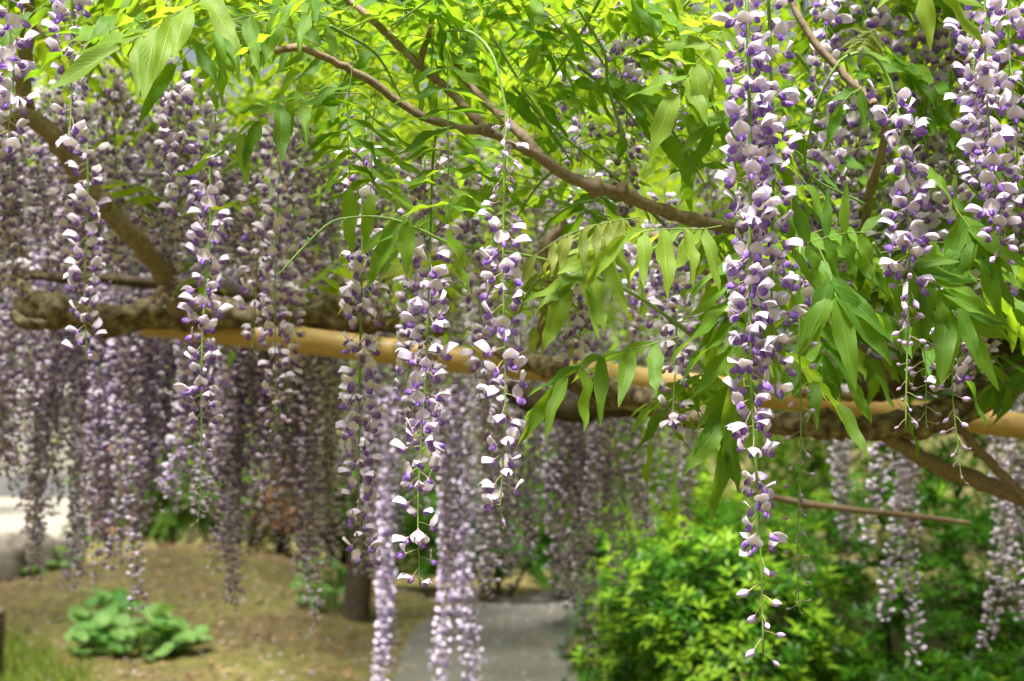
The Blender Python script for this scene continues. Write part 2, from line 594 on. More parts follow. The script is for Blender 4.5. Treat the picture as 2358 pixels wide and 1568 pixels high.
# ------------------------------------------------------------------ templates: leaflet (unit length along +X)
def leaflet_t(nu=9, nv=5, W=0.19, fold=0.35, curl=0.25, wave=0.07, nw=3.0, seed=0, side=0.0):
    rr = np.random.default_rng(100 + seed)
    p = rr.random(4) * 6.28
    V, A = [], []
    for i in range(nu):
        t = i / (nu - 1)
        tt = 0.03 + 0.97 * t
        w = 0.90 * W * (tt ** 0.55 * (1 - t) ** 0.80) * 1.72
        if t > 0.7: w *= 1 - 0.40 * ((t - 0.7) / 0.3) * (1 - (t - 0.7) / 0.3) * 2
        w = max(w, 0.006)
        for j in range(nv):
            s = -1 + 2 * j / (nv - 1)
            x = t - 0.02 * abs(s) * math.sin(math.pi * t)
            y = w * s + side * t * t
            z = fold * w * abs(s) - curl * t * t * 0.5
            z += wave * abs(s) * math.sin(nw * math.pi * t + p[0] + (1.2 if s > 0 else 0)) * math.sin(math.pi * t) ** 0.5
            y += wave * 0.5 * s * math.sin(nw * 1.3 * math.pi * t + p[1]) * math.sin(math.pi * t) * 0.5
            V.append((x, y, z))
            A.append(((s + 1) / 2, t, 0))
    return T(V, grid_faces(nu, nv), 0, A)


LEAF_P = [dict(W=0.185, fold=0.30, curl=0.30, wave=0.055, nw=3.0), dict(W=0.205, fold=0.18, curl=0.12, wave=0.05, nw=3.6),
          dict(W=0.165, fold=0.45, curl=0.45, wave=0.075, nw=2.6), dict(W=0.195, fold=0.10, curl=0.22, wave=0.08, nw=4.2, side=0.05),
          dict(W=0.175, fold=0.38, curl=0.05, wave=0.05, nw=2.2, side=-0.06), dict(W=0.215, fold=0.22, curl=0.35, wave=0.065, nw=3.2),
          dict(W=0.19, fold=0.55, curl=0.25, wave=0.05, nw=3.8, side=0.04), dict(W=0.18, fold=-0.12, curl=0.30, wave=0.06, nw=2.9)]
LEAF_MESH = {}
for key in ('leaf', 'leaf_young', 'leaf_bronze'):
    LEAF_MESH[key] = [mesh('leaflet_%s_%d' % (key, i), leaflet_t(seed=i, **p), [MAT[key]]) for i, p in enumerate(LEAF_P)]
LOWLEAF = leaflet_t(5, 3, 0.2, 0.3, 0.3, 0.03, 3, 50)
CARD = leaflet_t(3, 3, 0.25, 0.25, 0.3, 0.0, 3, 51)

# ------------------------------------------------------------------ compound leaf
Zv = np.array((0, 0, 1.0))
Yn = np.array((0, -1.0, 0))


def leaf_layout(C, pairs, L, spread=62, droop=0.35, face=None, blade=None, first=0.2, jitter=0.18, taper=True):
    """leaflet matrices for a stalk running along the points C"""
    n = len(C)
    tan = np.gradient(C, axis=0)
    out = []
    vert = abs(nrm(C[-1] - C[0])[2])
    for p in range(pairs + 1):
        term = p == pairs
        s = 1.0 if term else first + (0.96 - first) * (p / max(1, pairs))
        x = s * (n - 1)
        i = min(int(x), n - 2)
        pos = C[i] * (1 - (x - i)) + C[i + 1] * (x - i)
        t = nrm(tan[min(n - 1, int(round(x)))])
        N_ = face if face is not None else (Yn * 0.8 + Zv * 0.4 if vert > 0.75 else Zv)
        B_ = blade if blade is not None else (Yn * 0.5 + Zv * 0.7 if vert > 0.75 else Zv)
        S = np.cross(N_, t)
        if np.linalg.norm(S) < 0.05: S = np.array((1.0, 0, 0))
        S = nrm(S)
        for sg in ((0,) if term else (-1, 1)):
            a = R(spread + rng.normal(0, 9))
            if term:
                d = t + rng.normal(0, 0.10, 3)
            else:
                d = math.cos(a) * t + sg * math.sin(a) * S
            d = nrm(d - Zv * droop * (0.7 + 0.6 * rng.random()) + rng.normal(0, jitter, 3) * 0.6)
            b = nrm(B_ + rng.normal(0, jitter, 3) * 1.3 + sg * S * 0.25)
            l = 1.02 * L * (1.12 if term else (0.78 + 0.34 * math.sin(math.pi * (0.2 + 0.7 * p / max(1, pairs))) if taper else 1)) * rng.uniform(0.88, 1.1)
            Rm = frame(d, b)
            Rm = Rm * np.array((1, rng.uniform(0.85, 1.18), 1))
            out.append(mat4(Rm, pos, l))
    return out


def put_leaf(parent, base, C, pairs, L, key='leaf', sub=False, rad=0.0009, **kw):
    """leaflets and stalk under `parent` (Empty at base), or one stalk with leaflets as sub-parts"""
    base = npv(base)
    t = tube(C - base, np.linspace(rad, rad * 0.55, len(C)), 5, 0, cap=False)
    st = link('leaf_stalk' if not sub else 'compound_leaf', mesh('leaf_stalk', t, [MAT['rachis']]), parent)
    host = st if sub else parent
    for m in leaf_layout(C, pairs, L, **kw):
        m = m.copy()
        m[:3, 3] -= base
        link('leaflet', random.choice(LEAF_MESH[key]), host, mat=M4(m))
    return st


def leaf_thing(path, pairs, L, label, key='leaf', group=None, **kw):
    P = [at(*p) for p in path]
    C = spline(P, 14)
    o = empty('wisteria_leaf', P[0])
    tag(o, label, 'leaf', group)
    put_leaf(o, P[0], C, pairs, L, key, **kw)
    return o


# ------------------------------------------------------------------ raceme
def raceme_plan(C, dens, f0=0.0, f1=0.86, bud_from=0.84, tiny_from=0.93, wither=0.0, size=1.0, taper=0.25, gap=0.0, end=1.0):
    """(kind, index, matrix) list along the stem points C"""
    n = len(C)
    seg = np.r_[0, np.cumsum(np.linalg.norm(np.diff(C, axis=0), axis=1))]
    L = seg[-1]
    out = []
    s = f0 * L + 0.004
    az = rng.random() * 6.28
    while s < L * end - 0.002:
        f = s / L
        i = min(np.searchsorted(seg, s), n - 1)
        i = max(i, 1)
        q = (s - seg[i - 1]) / (seg[i] - seg[i - 1] + 1e-9)
        p = C[i - 1] * (1 - q) + C[i] * q
        az += 2.39996 + rng.normal(0, 0.35)
        step = 0.63 / (dens if np.isscalar(dens) else float(np.interp(f, *zip(*dens)))) * rng.uniform(0.55, 1.45)
        if f > bud_from: step *= 1.1
        s += step
        if rng.random() < gap: continue
        tilt = R(rng.normal(4, 17) - 8 * f)
        roll = rng.normal(0, 0.35)
        c, sn = math.cos(az), math.sin(az)
        Rz = np.array([[c, -sn, 0], [sn, c, 0], [0, 0, 1.0]])
        Rx = np.array([[1, 0, 0], [0, math.cos(roll), -math.sin(roll)], [0, math.sin(roll), math.cos(roll)]])
        Rm = Rz @ rot_y(tilt) @ Rx
        sc = 0.94 * size * (1 - taper * max(0, f - 0.5)) * rng.uniform(0.78, 1.16)
        if f < wither or rng.random() < 0.012:
            kind, k = ('w' if rng.random() < 0.55 else 'W'), int(rng.integers(3)); sc *= 0.85
        elif f > tiny_from + rng.normal(0, 0.01): kind, k = 't', min(2, int((f - tiny_from) / (1.001 - tiny_from) * 3)) if f > tiny_from else 0
        elif f > bud_from + rng.normal(0, 0.015): kind, k = 'b', int(np.clip((f - bud_from) / max(0.01, tiny_from - bud_from) * 3, 0, 2))
        else: kind, k = 'f', int(rng.integers(7))
        out.append((kind, k, mat4(Rm, p, sc)))
    return out


def stem_points(P, n=26, sway=0.004):
    C = spline(P, n)
    ph = rng.random(4) * 6.28
    s = np.linspace(0, 1, n)
    w = np.sin(math.pi * s) * sway
    C[:, 0] += w * np.sin(5 * s + ph[0])
    C[:, 1] += w * np.sin(4 * s + ph[1])
    return C


def raceme(path, tier, dens, label, group=None, stem_r=0.0016, pre=None, **kw):
    """path: photo points (x, y, depth) from top to tip; pre: stem points before the flowers start"""
    P = [at(*p) for p in path]
    C = stem_points(P)
    base = npv(P[0])
    o = empty('wisteria_raceme', P[0])
    tag(o, label, 'flower cluster', group)
    Cs = C
    if pre:
        Pp = [at(*p) for p in pre]
        Cs = np.vstack([spline(Pp + [P[0]], 14)[:-1], C])
        o.location = Pp[0]
        base = npv(Pp[0])
    link('stem', mesh('raceme_stem', tube(Cs - base, np.linspace(stem_r, stem_r * 0.45, len(Cs)), 6, 0), [MAT['stem']]), o)
    for kind, k, m in raceme_plan(C, dens, **kw):
        m = m.copy()
        m[:3, 3] -= base
        Mm = M4(m)
        if kind == 'f':
            if tier == 'A':
                a, b, c = FL_MESH[k]
                fo = link('flower', a, o, mat=Mm)
                link('banner_petal', b, fo)
                link('keel_petal', c, fo)
            else:
                link('flower', FL_ONE[k], o, mat=Mm)
        elif kind == 'b': link('bud', BUD[k], o, mat=Mm)
        elif kind == 't': link('bud', TINY[k], o, mat=Mm)
        elif kind == 'w': link('withered_flower', WITH[k], o, mat=Mm)
        else: link('withered_flower', WITH2[k], o, mat=Mm)
    return o


# prototypes for the far curtain: stem and joined blossoms, unit = real metres, hanging down from the origin
PROTO = []
for i in range(14):
    L = (0.45, 0.55, 0.62, 0.7, 0.78, 0.86, 0.5, 0.66, 0.74, 0.58, 0.4, 0.82, 0.9, 0.34)[i]
    C = stem_points([(0, 0, 0), (rng.normal(0, 0.01), rng.normal(0, 0.01), -L * 0.5), (rng.normal(0, 0.02), rng.normal(0, 0.02), -L)], 20, 0.008)
    plan = raceme_plan(C, rng.uniform(115, 150), f0=0.06, bud_from=rng.uniform(0.93, 1.05), tiny_from=rng.uniform(1.0, 1.1), size=1.06, taper=0.25)
    parts = []
    for k in range(4):
        ms = [m for j, (kd, q, m) in enumerate(plan) if kd in 'fwW' and j % 4 == k]
        if ms: parts.append(many(LOWFL[k], np.array(ms)))
    bs = [m for kd, q, m in plan if kd in 'bt']
    if bs: parts.append(T(*(lambda q: (q.V, q.F, q.M, q.A))(many(BUD_T[2], np.array(bs)))))
    bl = mesh('blossoms_%d' % i, join(parts), [MAT['pedicel'], MAT['calyx'], MAT['banner'], MAT['keel']])
    sm = mesh('curtain_stem_%d' % i, tube(C, np.linspace(0.0015, 0.0006, len(C)), 4, 0), [MAT['stem']])
    PROTO.append((L, sm, bl))


def far_raceme(top, L, label, group, sc=None):
    i = min(range(len(PROTO)), key=lambda q: abs(PROTO[q][0] - L) + rng.random() * 0.12)
    z = L / PROTO[i][0]
    o = empty('wisteria_raceme', top)
    tag(o, label, 'flower cluster', group)
    o.rotation_euler = (rng.normal(0, 0.025), rng.normal(0, 0.025), rng.random() * 6.28)
    o.scale = (min(1.15, max(0.9, z)),) * 2 + (z,)
    link('stem', PROTO[i][1], o)
    b = link('blossoms', PROTO[i][2], o)
    b['kind'] = 'stuff'
    return o


# ------------------------------------------------------------------ branches
def branch_part(name, path, r0, r1, parent=None, base=(0, 0, 0), mat='bark_young', rough=0.12, sides=10, n=30, knots=0):
    P = [at(*p) for p in path]
    C = spline(P, n)
    rad = np.linspace(r0, r1, n)
    for k in range(knots):
        c = rng.integers(2, n - 2)
        rad[c] *= 1.28
        rad[c - 1] *= 1.12
    C = C + rng.normal(0, 0.12 * min(r0, r1), C.shape)
    t = tube(C - npv(base), rad, sides, 0, True, rough)
    return link(name, mesh(name, t, [MAT[mat]]), parent)


def branch_thing(name, label, specs, mat='bark_young'):
    """specs: list of (part name, path, r0, r1, kwargs)"""
    b = at(*specs[0][1][0])
    o = empty(name, b)
    tag(o, label, 'branch')
    for nm, path, r0, r1, kw in specs:
        branch_part(nm, path, r0, r1, o, b, **{'mat': mat, **kw})
    return o

# ================================================================== SETTING: ground
def gh(x, y):
    """ground height"""
    h = 0.42 * np.exp(-((x + 2.6) / 1.55) ** 2 - ((y - 11.4) / 2.3) ** 2)
    h += 0.10 * np.exp(-((x + 1.3) / 0.7) ** 2 - ((y - 9.3) / 1.2) ** 2)
    h += 0.03 * np.sin(x * 2.3 + 1) * np.sin(y * 1.7) * np.exp(-((x + 2.6) / 2.0) ** 2 - ((y - 11) / 3.5) ** 2)
    h += 0.35 * np.exp(-((x - 3.0) / 2.0) ** 2 - ((y - 10.5) / 3.0) ** 2)
    return h


def sheet(name, xs, ys, mat, dz=0.0):
    X, Y = np.meshgrid(xs, ys)
    Z = gh(X, Y) + dz
    V = np.stack([X, Y, Z], -1).reshape(-1, 3)
    me = mesh(name, T(V, grid_faces(len(ys), len(xs))), [mat])
    o = link(name, me)
    o['kind'] = 'structure'
    return o


def ground_material():
    m, nt, out = newmat('moss and leaf litter')
    a = noise(nt, 1.1, 5, coord='Object')
    b = noise(nt, 9, 6, coord='Object')
    c = noise(nt, 60, 3, coord='Object')
    soil = ramp(nt, b, [(0.3, (0.045, 0.028, 0.01)), (0.55, (0.095, 0.066, 0.024)), (0.75, (0.18, 0.13, 0.055))])
    moss = ramp(nt, b, [(0.3, (0.06, 0.065, 0.01)), (0.7, (0.17, 0.16, 0.03))])
    col = mixc(nt, ramp(nt, a, [(0.46, (0, 0, 0)), (0.66, (1, 1, 1))]), moss, soil)
    col = mixc(nt, math_n(nt, 'MULTIPLY', c, 0.30), col, (0.16, 0.12, 0.05))
    p = N(nt, 'ShaderNodeBsdfPrincipled')
    p.inputs['Roughness'].default_value = 0.95
    nt.links.new(col, p.inputs['Base Color'])
    nt.links.new(bump(nt, c, 0.8, 0.02), p.inputs['Normal'])
    nt.links.new(p.outputs[0], out.inputs[0])
    return m


MAT['ground'] = ground_material()
MAT['path'] = solid('grey gravel path', [(0.3, (0.075, 0.075, 0.06)), (0.7, (0.15, 0.148, 0.125))], 70, 0.95, 0.5, 0.01, 6)
MAT['court'] = solid('pale swept gravel', [(0.3, (0.24, 0.22, 0.185)), (0.7, (0.31, 0.29, 0.25))], 30, 0.95, 0.3, 0.01, 6)
MAT['lawn'] = leaf_material('grass blade', (0.16, 0.26, 0.04), (0.30, 0.38, 0.07), (0.25, 0.4, 0.03), (0.42, 0.52, 0.06), 0.35, veins=False)
MAT['stone'] = solid('grey garden stone', [(0.25, (0.05, 0.045, 0.035)), (0.6, (0.16, 0.14, 0.115)), (0.85, (0.27, 0.25, 0.21))], 6, 0.9, 0.6, 0.02, 8)
MAT['plaster'] = solid('off white plaster', [(0.3, (0.30, 0.295, 0.255)), (0.7, (0.36, 0.35, 0.30))], 3, 0.9)
MAT['wallbase'] = solid('grey cement base', [(0.3, (0.16, 0.165, 0.175)), (0.7, (0.22, 0.225, 0.235))], 4, 0.9)
MAT['cap'] = solid('pale wall coping', [(0.3, (0.68, 0.69, 0.70)), (0.7, (0.78, 0.78, 0.78))], 4, 0.5)
MAT['litter'] = leaf_material('fallen leaf', (0.20, 0.10, 0.045), (0.46, 0.31, 0.17), (0.2, 0.1, 0.04), (0.4, 0.25, 0.1), 0.15, veins=False, rough=0.8)

xs = np.r_[-400, -150, -60, -25, -12, np.arange(-8, 8.01, 0.16), 12, 25, 60, 150, 400]
ys = np.r_[-300, -80, -20, -5, 0, 3, np.arange(5, 20.01, 0.16), 24, 30, 45, 80, 160, 400]
sheet('ground', xs, ys, MAT['ground'])
# path winds between the mound and the shrubs
def strip(name, left, right, mat, dz):
    n = 60
    Lp, Rp = spline([(x, y, 0) for x, y in left], n), spline([(x, y, 0) for x, y in right], n)
    V = []
    for i in range(n):
        for j in range(13):
            s = j / 12
            p = Lp[i] * (1 - s) + Rp[i] * s
            V.append((p[0], p[1], gh(p[0], p[1]) + dz))
    o = link(name, mesh(name, T(V, grid_faces(n, 13)), [mat]))
    o['kind'] = 'structure'
    return o


strip('path', [(-0.62, 2), (-0.62, 6), (-0.66, 8.2), (-0.62, 9.6), (-0.25, 11.0), (0.8, 11.9), (3, 12.4)],
      [(0.9, 2), (0.55, 6), (0.36, 8.2), (0.38, 9.2), (0.6, 10.0), (1.3, 10.6), (3, 11.0)], MAT['path'], 0.012)
strip('gravel_court', [(-60, 15.6), (-20, 15.6), (-9, 15.8), (-5.2, 16.4)], [(-60, 25.95), (-20, 25.95), (-9, 25.95), (-5.2, 25.9)], MAT['court'], 0.010)

# litter on the mound, grass in the corner
def scatter_leaf(tpl, P, D_, B_, L):
    ms = np.zeros((len(P), 4, 4))
    for i in range(len(P)):
        ms[i] = mat4(frame(D_[i], B_[i]), P[i], L[i])
    return many(tpl, ms)


n = 4500
x = rng.normal(-2.0, 1.2, n); y = rng.uniform(7.6, 13.5, n)
P = np.stack([x, y, gh(x, y) + 0.012], 1)
az = rng.random(n) * 6.28
D_ = np.stack([np.cos(az), np.sin(az), rng.normal(0, 0.2, n)], 1)
B_ = np.stack([rng.normal(0, 0.35, n), rng.normal(0, 0.35, n), np.ones(n)], 1)
keep = np.ones(n, bool)
o = link('leaf_litter', mesh('leaf_litter', scatter_leaf(CARD, P, D_, B_, rng.uniform(0.03, 0.07, n)), [MAT['litter']]))
tag(o, 'brown fallen leaves strewn over the mossy mound', 'leaf litter', kind='stuff')

n = 1500
x = rng.uniform(-3.2, 1.2, n); y = rng.uniform(7.6, 11.5, n)
P = np.stack([x, y, gh(x, y) + 0.022], 1)
az = rng.random(n) * 6.28
D_ = np.stack([np.cos(az), np.sin(az), rng.normal(0, 0.2, n)], 1)
B_ = np.stack([rng.normal(0, 0.35, n), rng.normal(0, 0.35, n), np.ones(n)], 1)
PET = T(CARD.V * np.array((1, 1.8, 1)), CARD.F, CARD.M, CARD.A)
o = link('fallen_petals', mesh('fallen_petals', scatter_leaf(PET, P, D_, B_, rng.uniform(0.014, 0.022, n)), [MAT['banner']]))
tag(o, 'fallen lilac petals sprinkled over the path and mound', 'petals', kind='stuff')
n = 9000
x = rng.uniform(-3.6, -2.1, n); y = rng.uniform(7.3, 9.1, n)
k = (x < -2.0 - (y - 7.4) * 0.75 + rng.normal(0, 0.12, n))
x, y = x[k], y[k]; n = len(x)
P = np.stack([x, y, gh(x, y) - 0.004], 1)
D_ = np.stack([rng.normal(0, 0.35, n), rng.normal(0, 0.35, n), np.ones(n)], 1)
az = rng.random(n) * 6.28
B_ = np.stack([np.cos(az), np.sin(az), 0 * az], 1)
GR = T(CARD.V * np.array((1, 0.3, 0.6)), CARD.F, CARD.M, CARD.A)
o = link('grass', mesh('grass', scatter_leaf(GR, P, D_, B_, rng.uniform(0.04, 0.10, n)), [MAT['lawn']]))
tag(o, 'short bright yellow-green grass at the foot of the mound', 'grass', kind='stuff')

# ------------------------------------------------------------------ wall
def box(x0, x1, y0, y1, z0, z1, m=0):
    V = [(x, y, z) for x in (x0, x1) for y in (y0, y1) for z in (z0, z1)]
    F = [(0, 1, 3, 2), (4, 6, 7, 5), (0, 4, 5, 1), (2, 3, 7, 6), (0, 2, 6, 4), (1, 5, 7, 3)]
    return T(V, F, m)


w = empty('garden_wall', (-20, 26, 0))
tag(w, 'pale plastered garden wall with grey base and white coping beyond the gravel court', 'wall')
for nm, t, m in (('plaster_face', box(-20, 13.6, 0.02, 0.25, 0.36, 1.92), 'plaster'), ('wall_base', box(-20, 13.65, 0, 0.30, -0.1, 0.40), 'wallbase'),
                 ('coping', join([box(-20, 13.8, -0.16, 0.45, 1.90, 1.99), box(-20, 13.75, -0.06, 0.34, 1.985, 2.07)]), 'cap')):
    link(nm, mesh(nm, t, [MAT[m]], False), w)


def rock(loc, s, seed, label):
    rr = np.random.default_rng(seed)
    V, A = [], []
    nu, nv = 9, 14
    ph = rr.random(6) * 6.28
    for i in range(nu):
        th = math.pi * (0.02 + 0.96 * i / (nu - 1))
        for j in range(nv):
            f = 2 * math.pi * j / nv
            d = np.array((math.sin(th) * math.cos(f), math.sin(th) * math.sin(f), math.cos(th)))
            q = np.sign(d) * np.abs(d) ** 0.62
            r = 1 + 0.10 * math.sin(3 * f + ph[0] + 2 * th) + 0.08 * math.sin(5 * th + ph[1] + f) + rr.normal(0, 0.025)
            V.append(q * r * np.array(s))
            A.append((0, 0, 0))
    o = link('garden_stone', mesh('garden_stone', T(V, grid_faces(nu, nv, True), 0, A), [MAT['stone']]), loc=loc)
    o.rotation_euler = (0, 0, rr.random() * 0.6)
    tag(o, label, 'stone', 'stones edging the mound')


for i, (px, D, s, lb) in enumerate([
        (24, 11.2, (0.11, 0.12, 0.17), 'squarish grey garden stone at the end of the row before the pale court'),
        (96, 11.3, (0.10, 0.11, 0.16), 'upright brown-grey garden stone beside the squarish one'),
        (-52, 11.2, (0.12, 0.12, 0.15), 'broad grey garden stone continuing the row past the squarish one'),
        (50, 12.3, (0.34, 0.18, 0.22), 'long dark mossy garden stone behind the squarish one'),
        (166, 11.6, (0.11, 0.12, 0.13), 'low garden stone half hidden by hanging racemes'),
        (1370, 13.2, (0.30, 0.22, 0.42), 'upright pale stone block at the back of the path')]):
    p = at(px, 1300, D)
    rock((p.x, D, float(gh(p.x, D)) + s[2] * 0.72), s, 40 + i, lb)

# small dark timber post at the grass edge
p = at(2, 1500, 7.9)
po = empty('edging_post', (p.x - 0.03, 7.9, float(gh(p.x, 7.9))))
tag(po, 'short weathered timber post at the edge of the grass', 'post')
C = spline([(0, 0, -0.1), (0, 0, 0.15), (0.004, 0, 0.37)], 8)
link('shaft', mesh('shaft', tube(C, 0.045, 10, 0, True, 0.05), [MAT['bark_dark']]), po)
link('post_cap', mesh('post_cap', tube(spline([(0.004, 0, 0.36), (0.004, 0, 0.385)], 2), [0.05, 0.035], 10), [MAT['stone']]), po)

# ------------------------------------------------------------------ leafy masses
def clump_crown(center, radii, nclump, per, size, cl=0.28, tpl=CARD, hollow=0.55, seed=None, up=0.4, flat=0.0):
    """leaves in clumps through the outer part of an ellipsoid"""
    rr = rng
    v = rr.normal(0, 1, (nclump, 3)); v /= np.linalg.norm(v, axis=1)[:, None]
    rad = hollow + (1 - hollow) * rr.random(nclump) ** 0.6
    bump_ = 1 + 0.22 * np.sin(v[:, 0] * 4 + 1.3) * np.sin(v[:, 1] * 5) + 0.18 * np.sin(v[:, 2] * 6 + v[:, 0] * 3)
    cc = np.asarray(center) + v * (rad * bump_)[:, None] * np.asarray(radii)
    P = np.repeat(cc, per, 0) + rr.normal(0, cl, (nclump * per, 3)) * np.array((1, 1, 0.7))
    out = np.repeat(v, per, 0)
    n = len(P)
    D_ = out + rr.normal(0, 0.9, (n, 3)); D_[:, 2] -= 0.25
    B_ = rr.normal(0, 0.55, (n, 3)) + out * 0.5; B_[:, 2] += up + 0.5
    L = size * rr.uniform(0.6, 1.3, n)
    return P, D_, B_, L


def whorl_crown(center, radii, nw, size, per=8, zmin=-0.4, inner=0.72):
    """rosettes of leaves at shoot tips over an ellipsoid"""
    rr = rng
    v = rr.normal(0, 1, (nw * 2, 3)); v /= np.linalg.norm(v, axis=1)[:, None]
    v = v[v[:, 2] > zmin][:nw]
    k = len(v)
    rad = inner + (1.02 - inner) * rr.random(k) ** 0.5
    lump = 1 + 0.16 * np.sin(v[:, 0] * 5 + 2) * np.sin(v[:, 2] * 6 + 1) + 0.12 * np.sin(v[:, 1] * 7 + v[:, 0] * 4) + rr.normal(0, 0.03, k)
    c = np.asarray(center) + v * (rad * lump)[:, None] * np.asarray(radii)
    P, D_, B_, L, tip = [], [], [], [], []
    for i in range(k):
        ax = nrm(v[i] * 0.8 + np.array((0, 0, 0.8)) + rr.normal(0, 0.25, 3))
        e1 = nrm(np.cross(ax, (0.31, 0.2, 0.9) if abs(ax[2]) < 0.9 else (1, 0, 0)))
        e2 = np.cross(ax, e1)
        ph = rr.random() * 6.28
        for q in range(per):
            a = ph + 2.399 * q
            d = (e1 * math.cos(a) + e2 * math.sin(a)) * 0.9 + ax * rr.uniform(0.0, 0.75)
            P.append(c[i] + d * 0.006 + ax * rr.uniform(-0.02, 0.015))
            D_.append(d)
            B_.append(ax)
            L.append(size * rr.uniform(0.7, 1.2))
    return np.array(P), np.array(D_), np.array(B_), np.array(L)


def shrub(label, x, y, z0, radii, nw, size, mat, group=None, per=8, zc=None, fresh=0.0, stems=5, name='shrub', cat='shrub'):
    zg = float(gh(x, y))
    o = empty(name, (x, y, zg))
    tag(o, label, cat, group)
    zc = radii[2] * 0.85 if zc is None else zc
    P, D_, B_, L = whorl_crown((0, 0, zc), radii, nw, size, per)
    f = link('foliage', mesh('foliage', scatter_leaf(CARD, P, D_, B_, L), [MAT[mat]]), o)
    f['kind'] = 'stuff'
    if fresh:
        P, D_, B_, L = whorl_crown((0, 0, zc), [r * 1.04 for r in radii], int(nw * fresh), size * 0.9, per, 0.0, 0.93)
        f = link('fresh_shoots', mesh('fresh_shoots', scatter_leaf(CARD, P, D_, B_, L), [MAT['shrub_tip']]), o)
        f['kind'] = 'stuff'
    for i in range(stems):
        a = rng.random() * 6.28
        e = np.array((math.cos(a) * radii[0] * 0.6, math.sin(a) * radii[1] * 0.6, zc + radii[2] * rng.uniform(-0.1, 0.5)))
        C = spline([(0.04 * math.cos(a), 0.04 * math.sin(a), -0.05), tuple(e * 0.5 + np.array((0, 0, 0.0))), tuple(e)], 10)
        link('stem', mesh('shrub_stem', tube(C, np.linspace(0.022, 0.006, 10), 6, 0, True, 0.1), [MAT['bark_dark']]), o)
    return o


# shrubs at the lower right, under and beyond the trellis
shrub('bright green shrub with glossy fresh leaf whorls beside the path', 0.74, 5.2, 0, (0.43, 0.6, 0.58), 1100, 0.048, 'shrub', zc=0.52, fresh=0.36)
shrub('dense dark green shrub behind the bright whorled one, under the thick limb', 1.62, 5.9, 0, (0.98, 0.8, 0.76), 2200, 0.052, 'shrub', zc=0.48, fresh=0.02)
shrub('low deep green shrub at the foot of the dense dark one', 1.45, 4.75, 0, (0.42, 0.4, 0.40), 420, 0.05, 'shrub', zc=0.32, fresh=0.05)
shrub('low dark shrub added for the deep shade between the path and the bright whorled shrub', 0.72, 7.4, 0, (0.42, 0.5, 0.42), 600, 0.06, 'shrub', zc=0.25)  # dark shrub stands in for the deep shade beside the path
shrub('low dark evergreen shrub where the path bends', -0.1, 11.3, 0, (0.85, 0.5, 0.5), 900, 0.07, 'shrub', zc=0.38)
shrub('low dark evergreen shrub beside the upright pale stone block', 0.95, 12.4, 0, (0.8, 0.6, 0.7), 700, 0.08, 'shrub', zc=0.45)
shrub('tall leafy green shrub behind the thick limb and bamboo pole', 2.7, 7.6, 0, (1.3, 1.0, 1.05), 1100, 0.07, 'shrub', zc=1.0, fresh=0.1)
shrub('tall yellow-green shrub where the path bends out of sight', 1.2, 9.6, 0, (1.0, 0.9, 1.0), 800, 0.08, 'shrub_tip', zc=0.95)

# background shrubs round the mound
for (px, py, D, rx, rz, mat, fresh, lb) in [
        (560, 1120, 12.6, 1.0, 0.75, 'tree', 0.03, 'rounded green shrub on top of the mossy mound'),
        (400, 1160, 13.6, 0.9, 0.7, 'tree', 0.02, 'dark green shrub at the back of the mound beside the orange one'),
        (262, 1150, 12.4, 0.26, 0.62, 'orange', 0.0, 'orange-leaved shrub beside the row of stones'),
        (650, 1190, 11.8, 0.22, 0.55, 'orange', 0.0, 'small orange-leaved shrub on the shoulder of the mound'),
        (1030, 1130, 14.5, 1.2, 0.9, 'shrub', 0.2, 'green shrub beyond the bend of the grey path'),
        (1330, 1080, 15.5, 1.3, 1.0, 'shrub_tip', 0.0, 'yellow-green shrub standing behind the upright pale stone block'),
        (800, 1150, 13.0, 0.8, 0.8, 'tree', 0.02, 'dark shrub behind the dark leaning tree trunk')]:
    p = at(px, py, D)
    g = float(gh(p.x, D))
    shrub(lb, p.x, D, 0, (rx, rx * 0.8, max(0.35, p.z - g) * rz + 0.25), (70 if mat == 'orange' else int(420 * (rx + 0.4))), 0.10, mat, 'shrubs round the mound' if mat != 'orange' else None, 7, zc=max(0.4, (p.z - g) * 0.62), fresh=fresh)

# butterbur-like herbs: big round leaves on stalks
def round_leaf(n=10):
    V, A = [(0, 0, 0)] * n, [(0.5, 0, 0)] * n
    for r, z in ((0.5, -0.05), (1.0, 0.06)):
        for j in range(n):
            a = 2 * math.pi * j / n
            k = r * (1 - 0.45 * max(0, math.cos(a + math.pi)) ** 6)
            V.append((k * math.cos(a), k * math.sin(a), z + 0.05 * math.sin(3 * a) * r)); A.append((0.5 + 0.5 * math.cos(a), r, 0))
    return T(V, grid_faces(3, n, True), 0, A)


RL = round_leaf()
RLM = [mesh('round_leaf_%d' % i, T(RL.V * np.array((1, 0.9 + 0.1 * i, 1 + i)), RL.F, 0, RL.A), [MAT['herb']]) for i in range(3)]


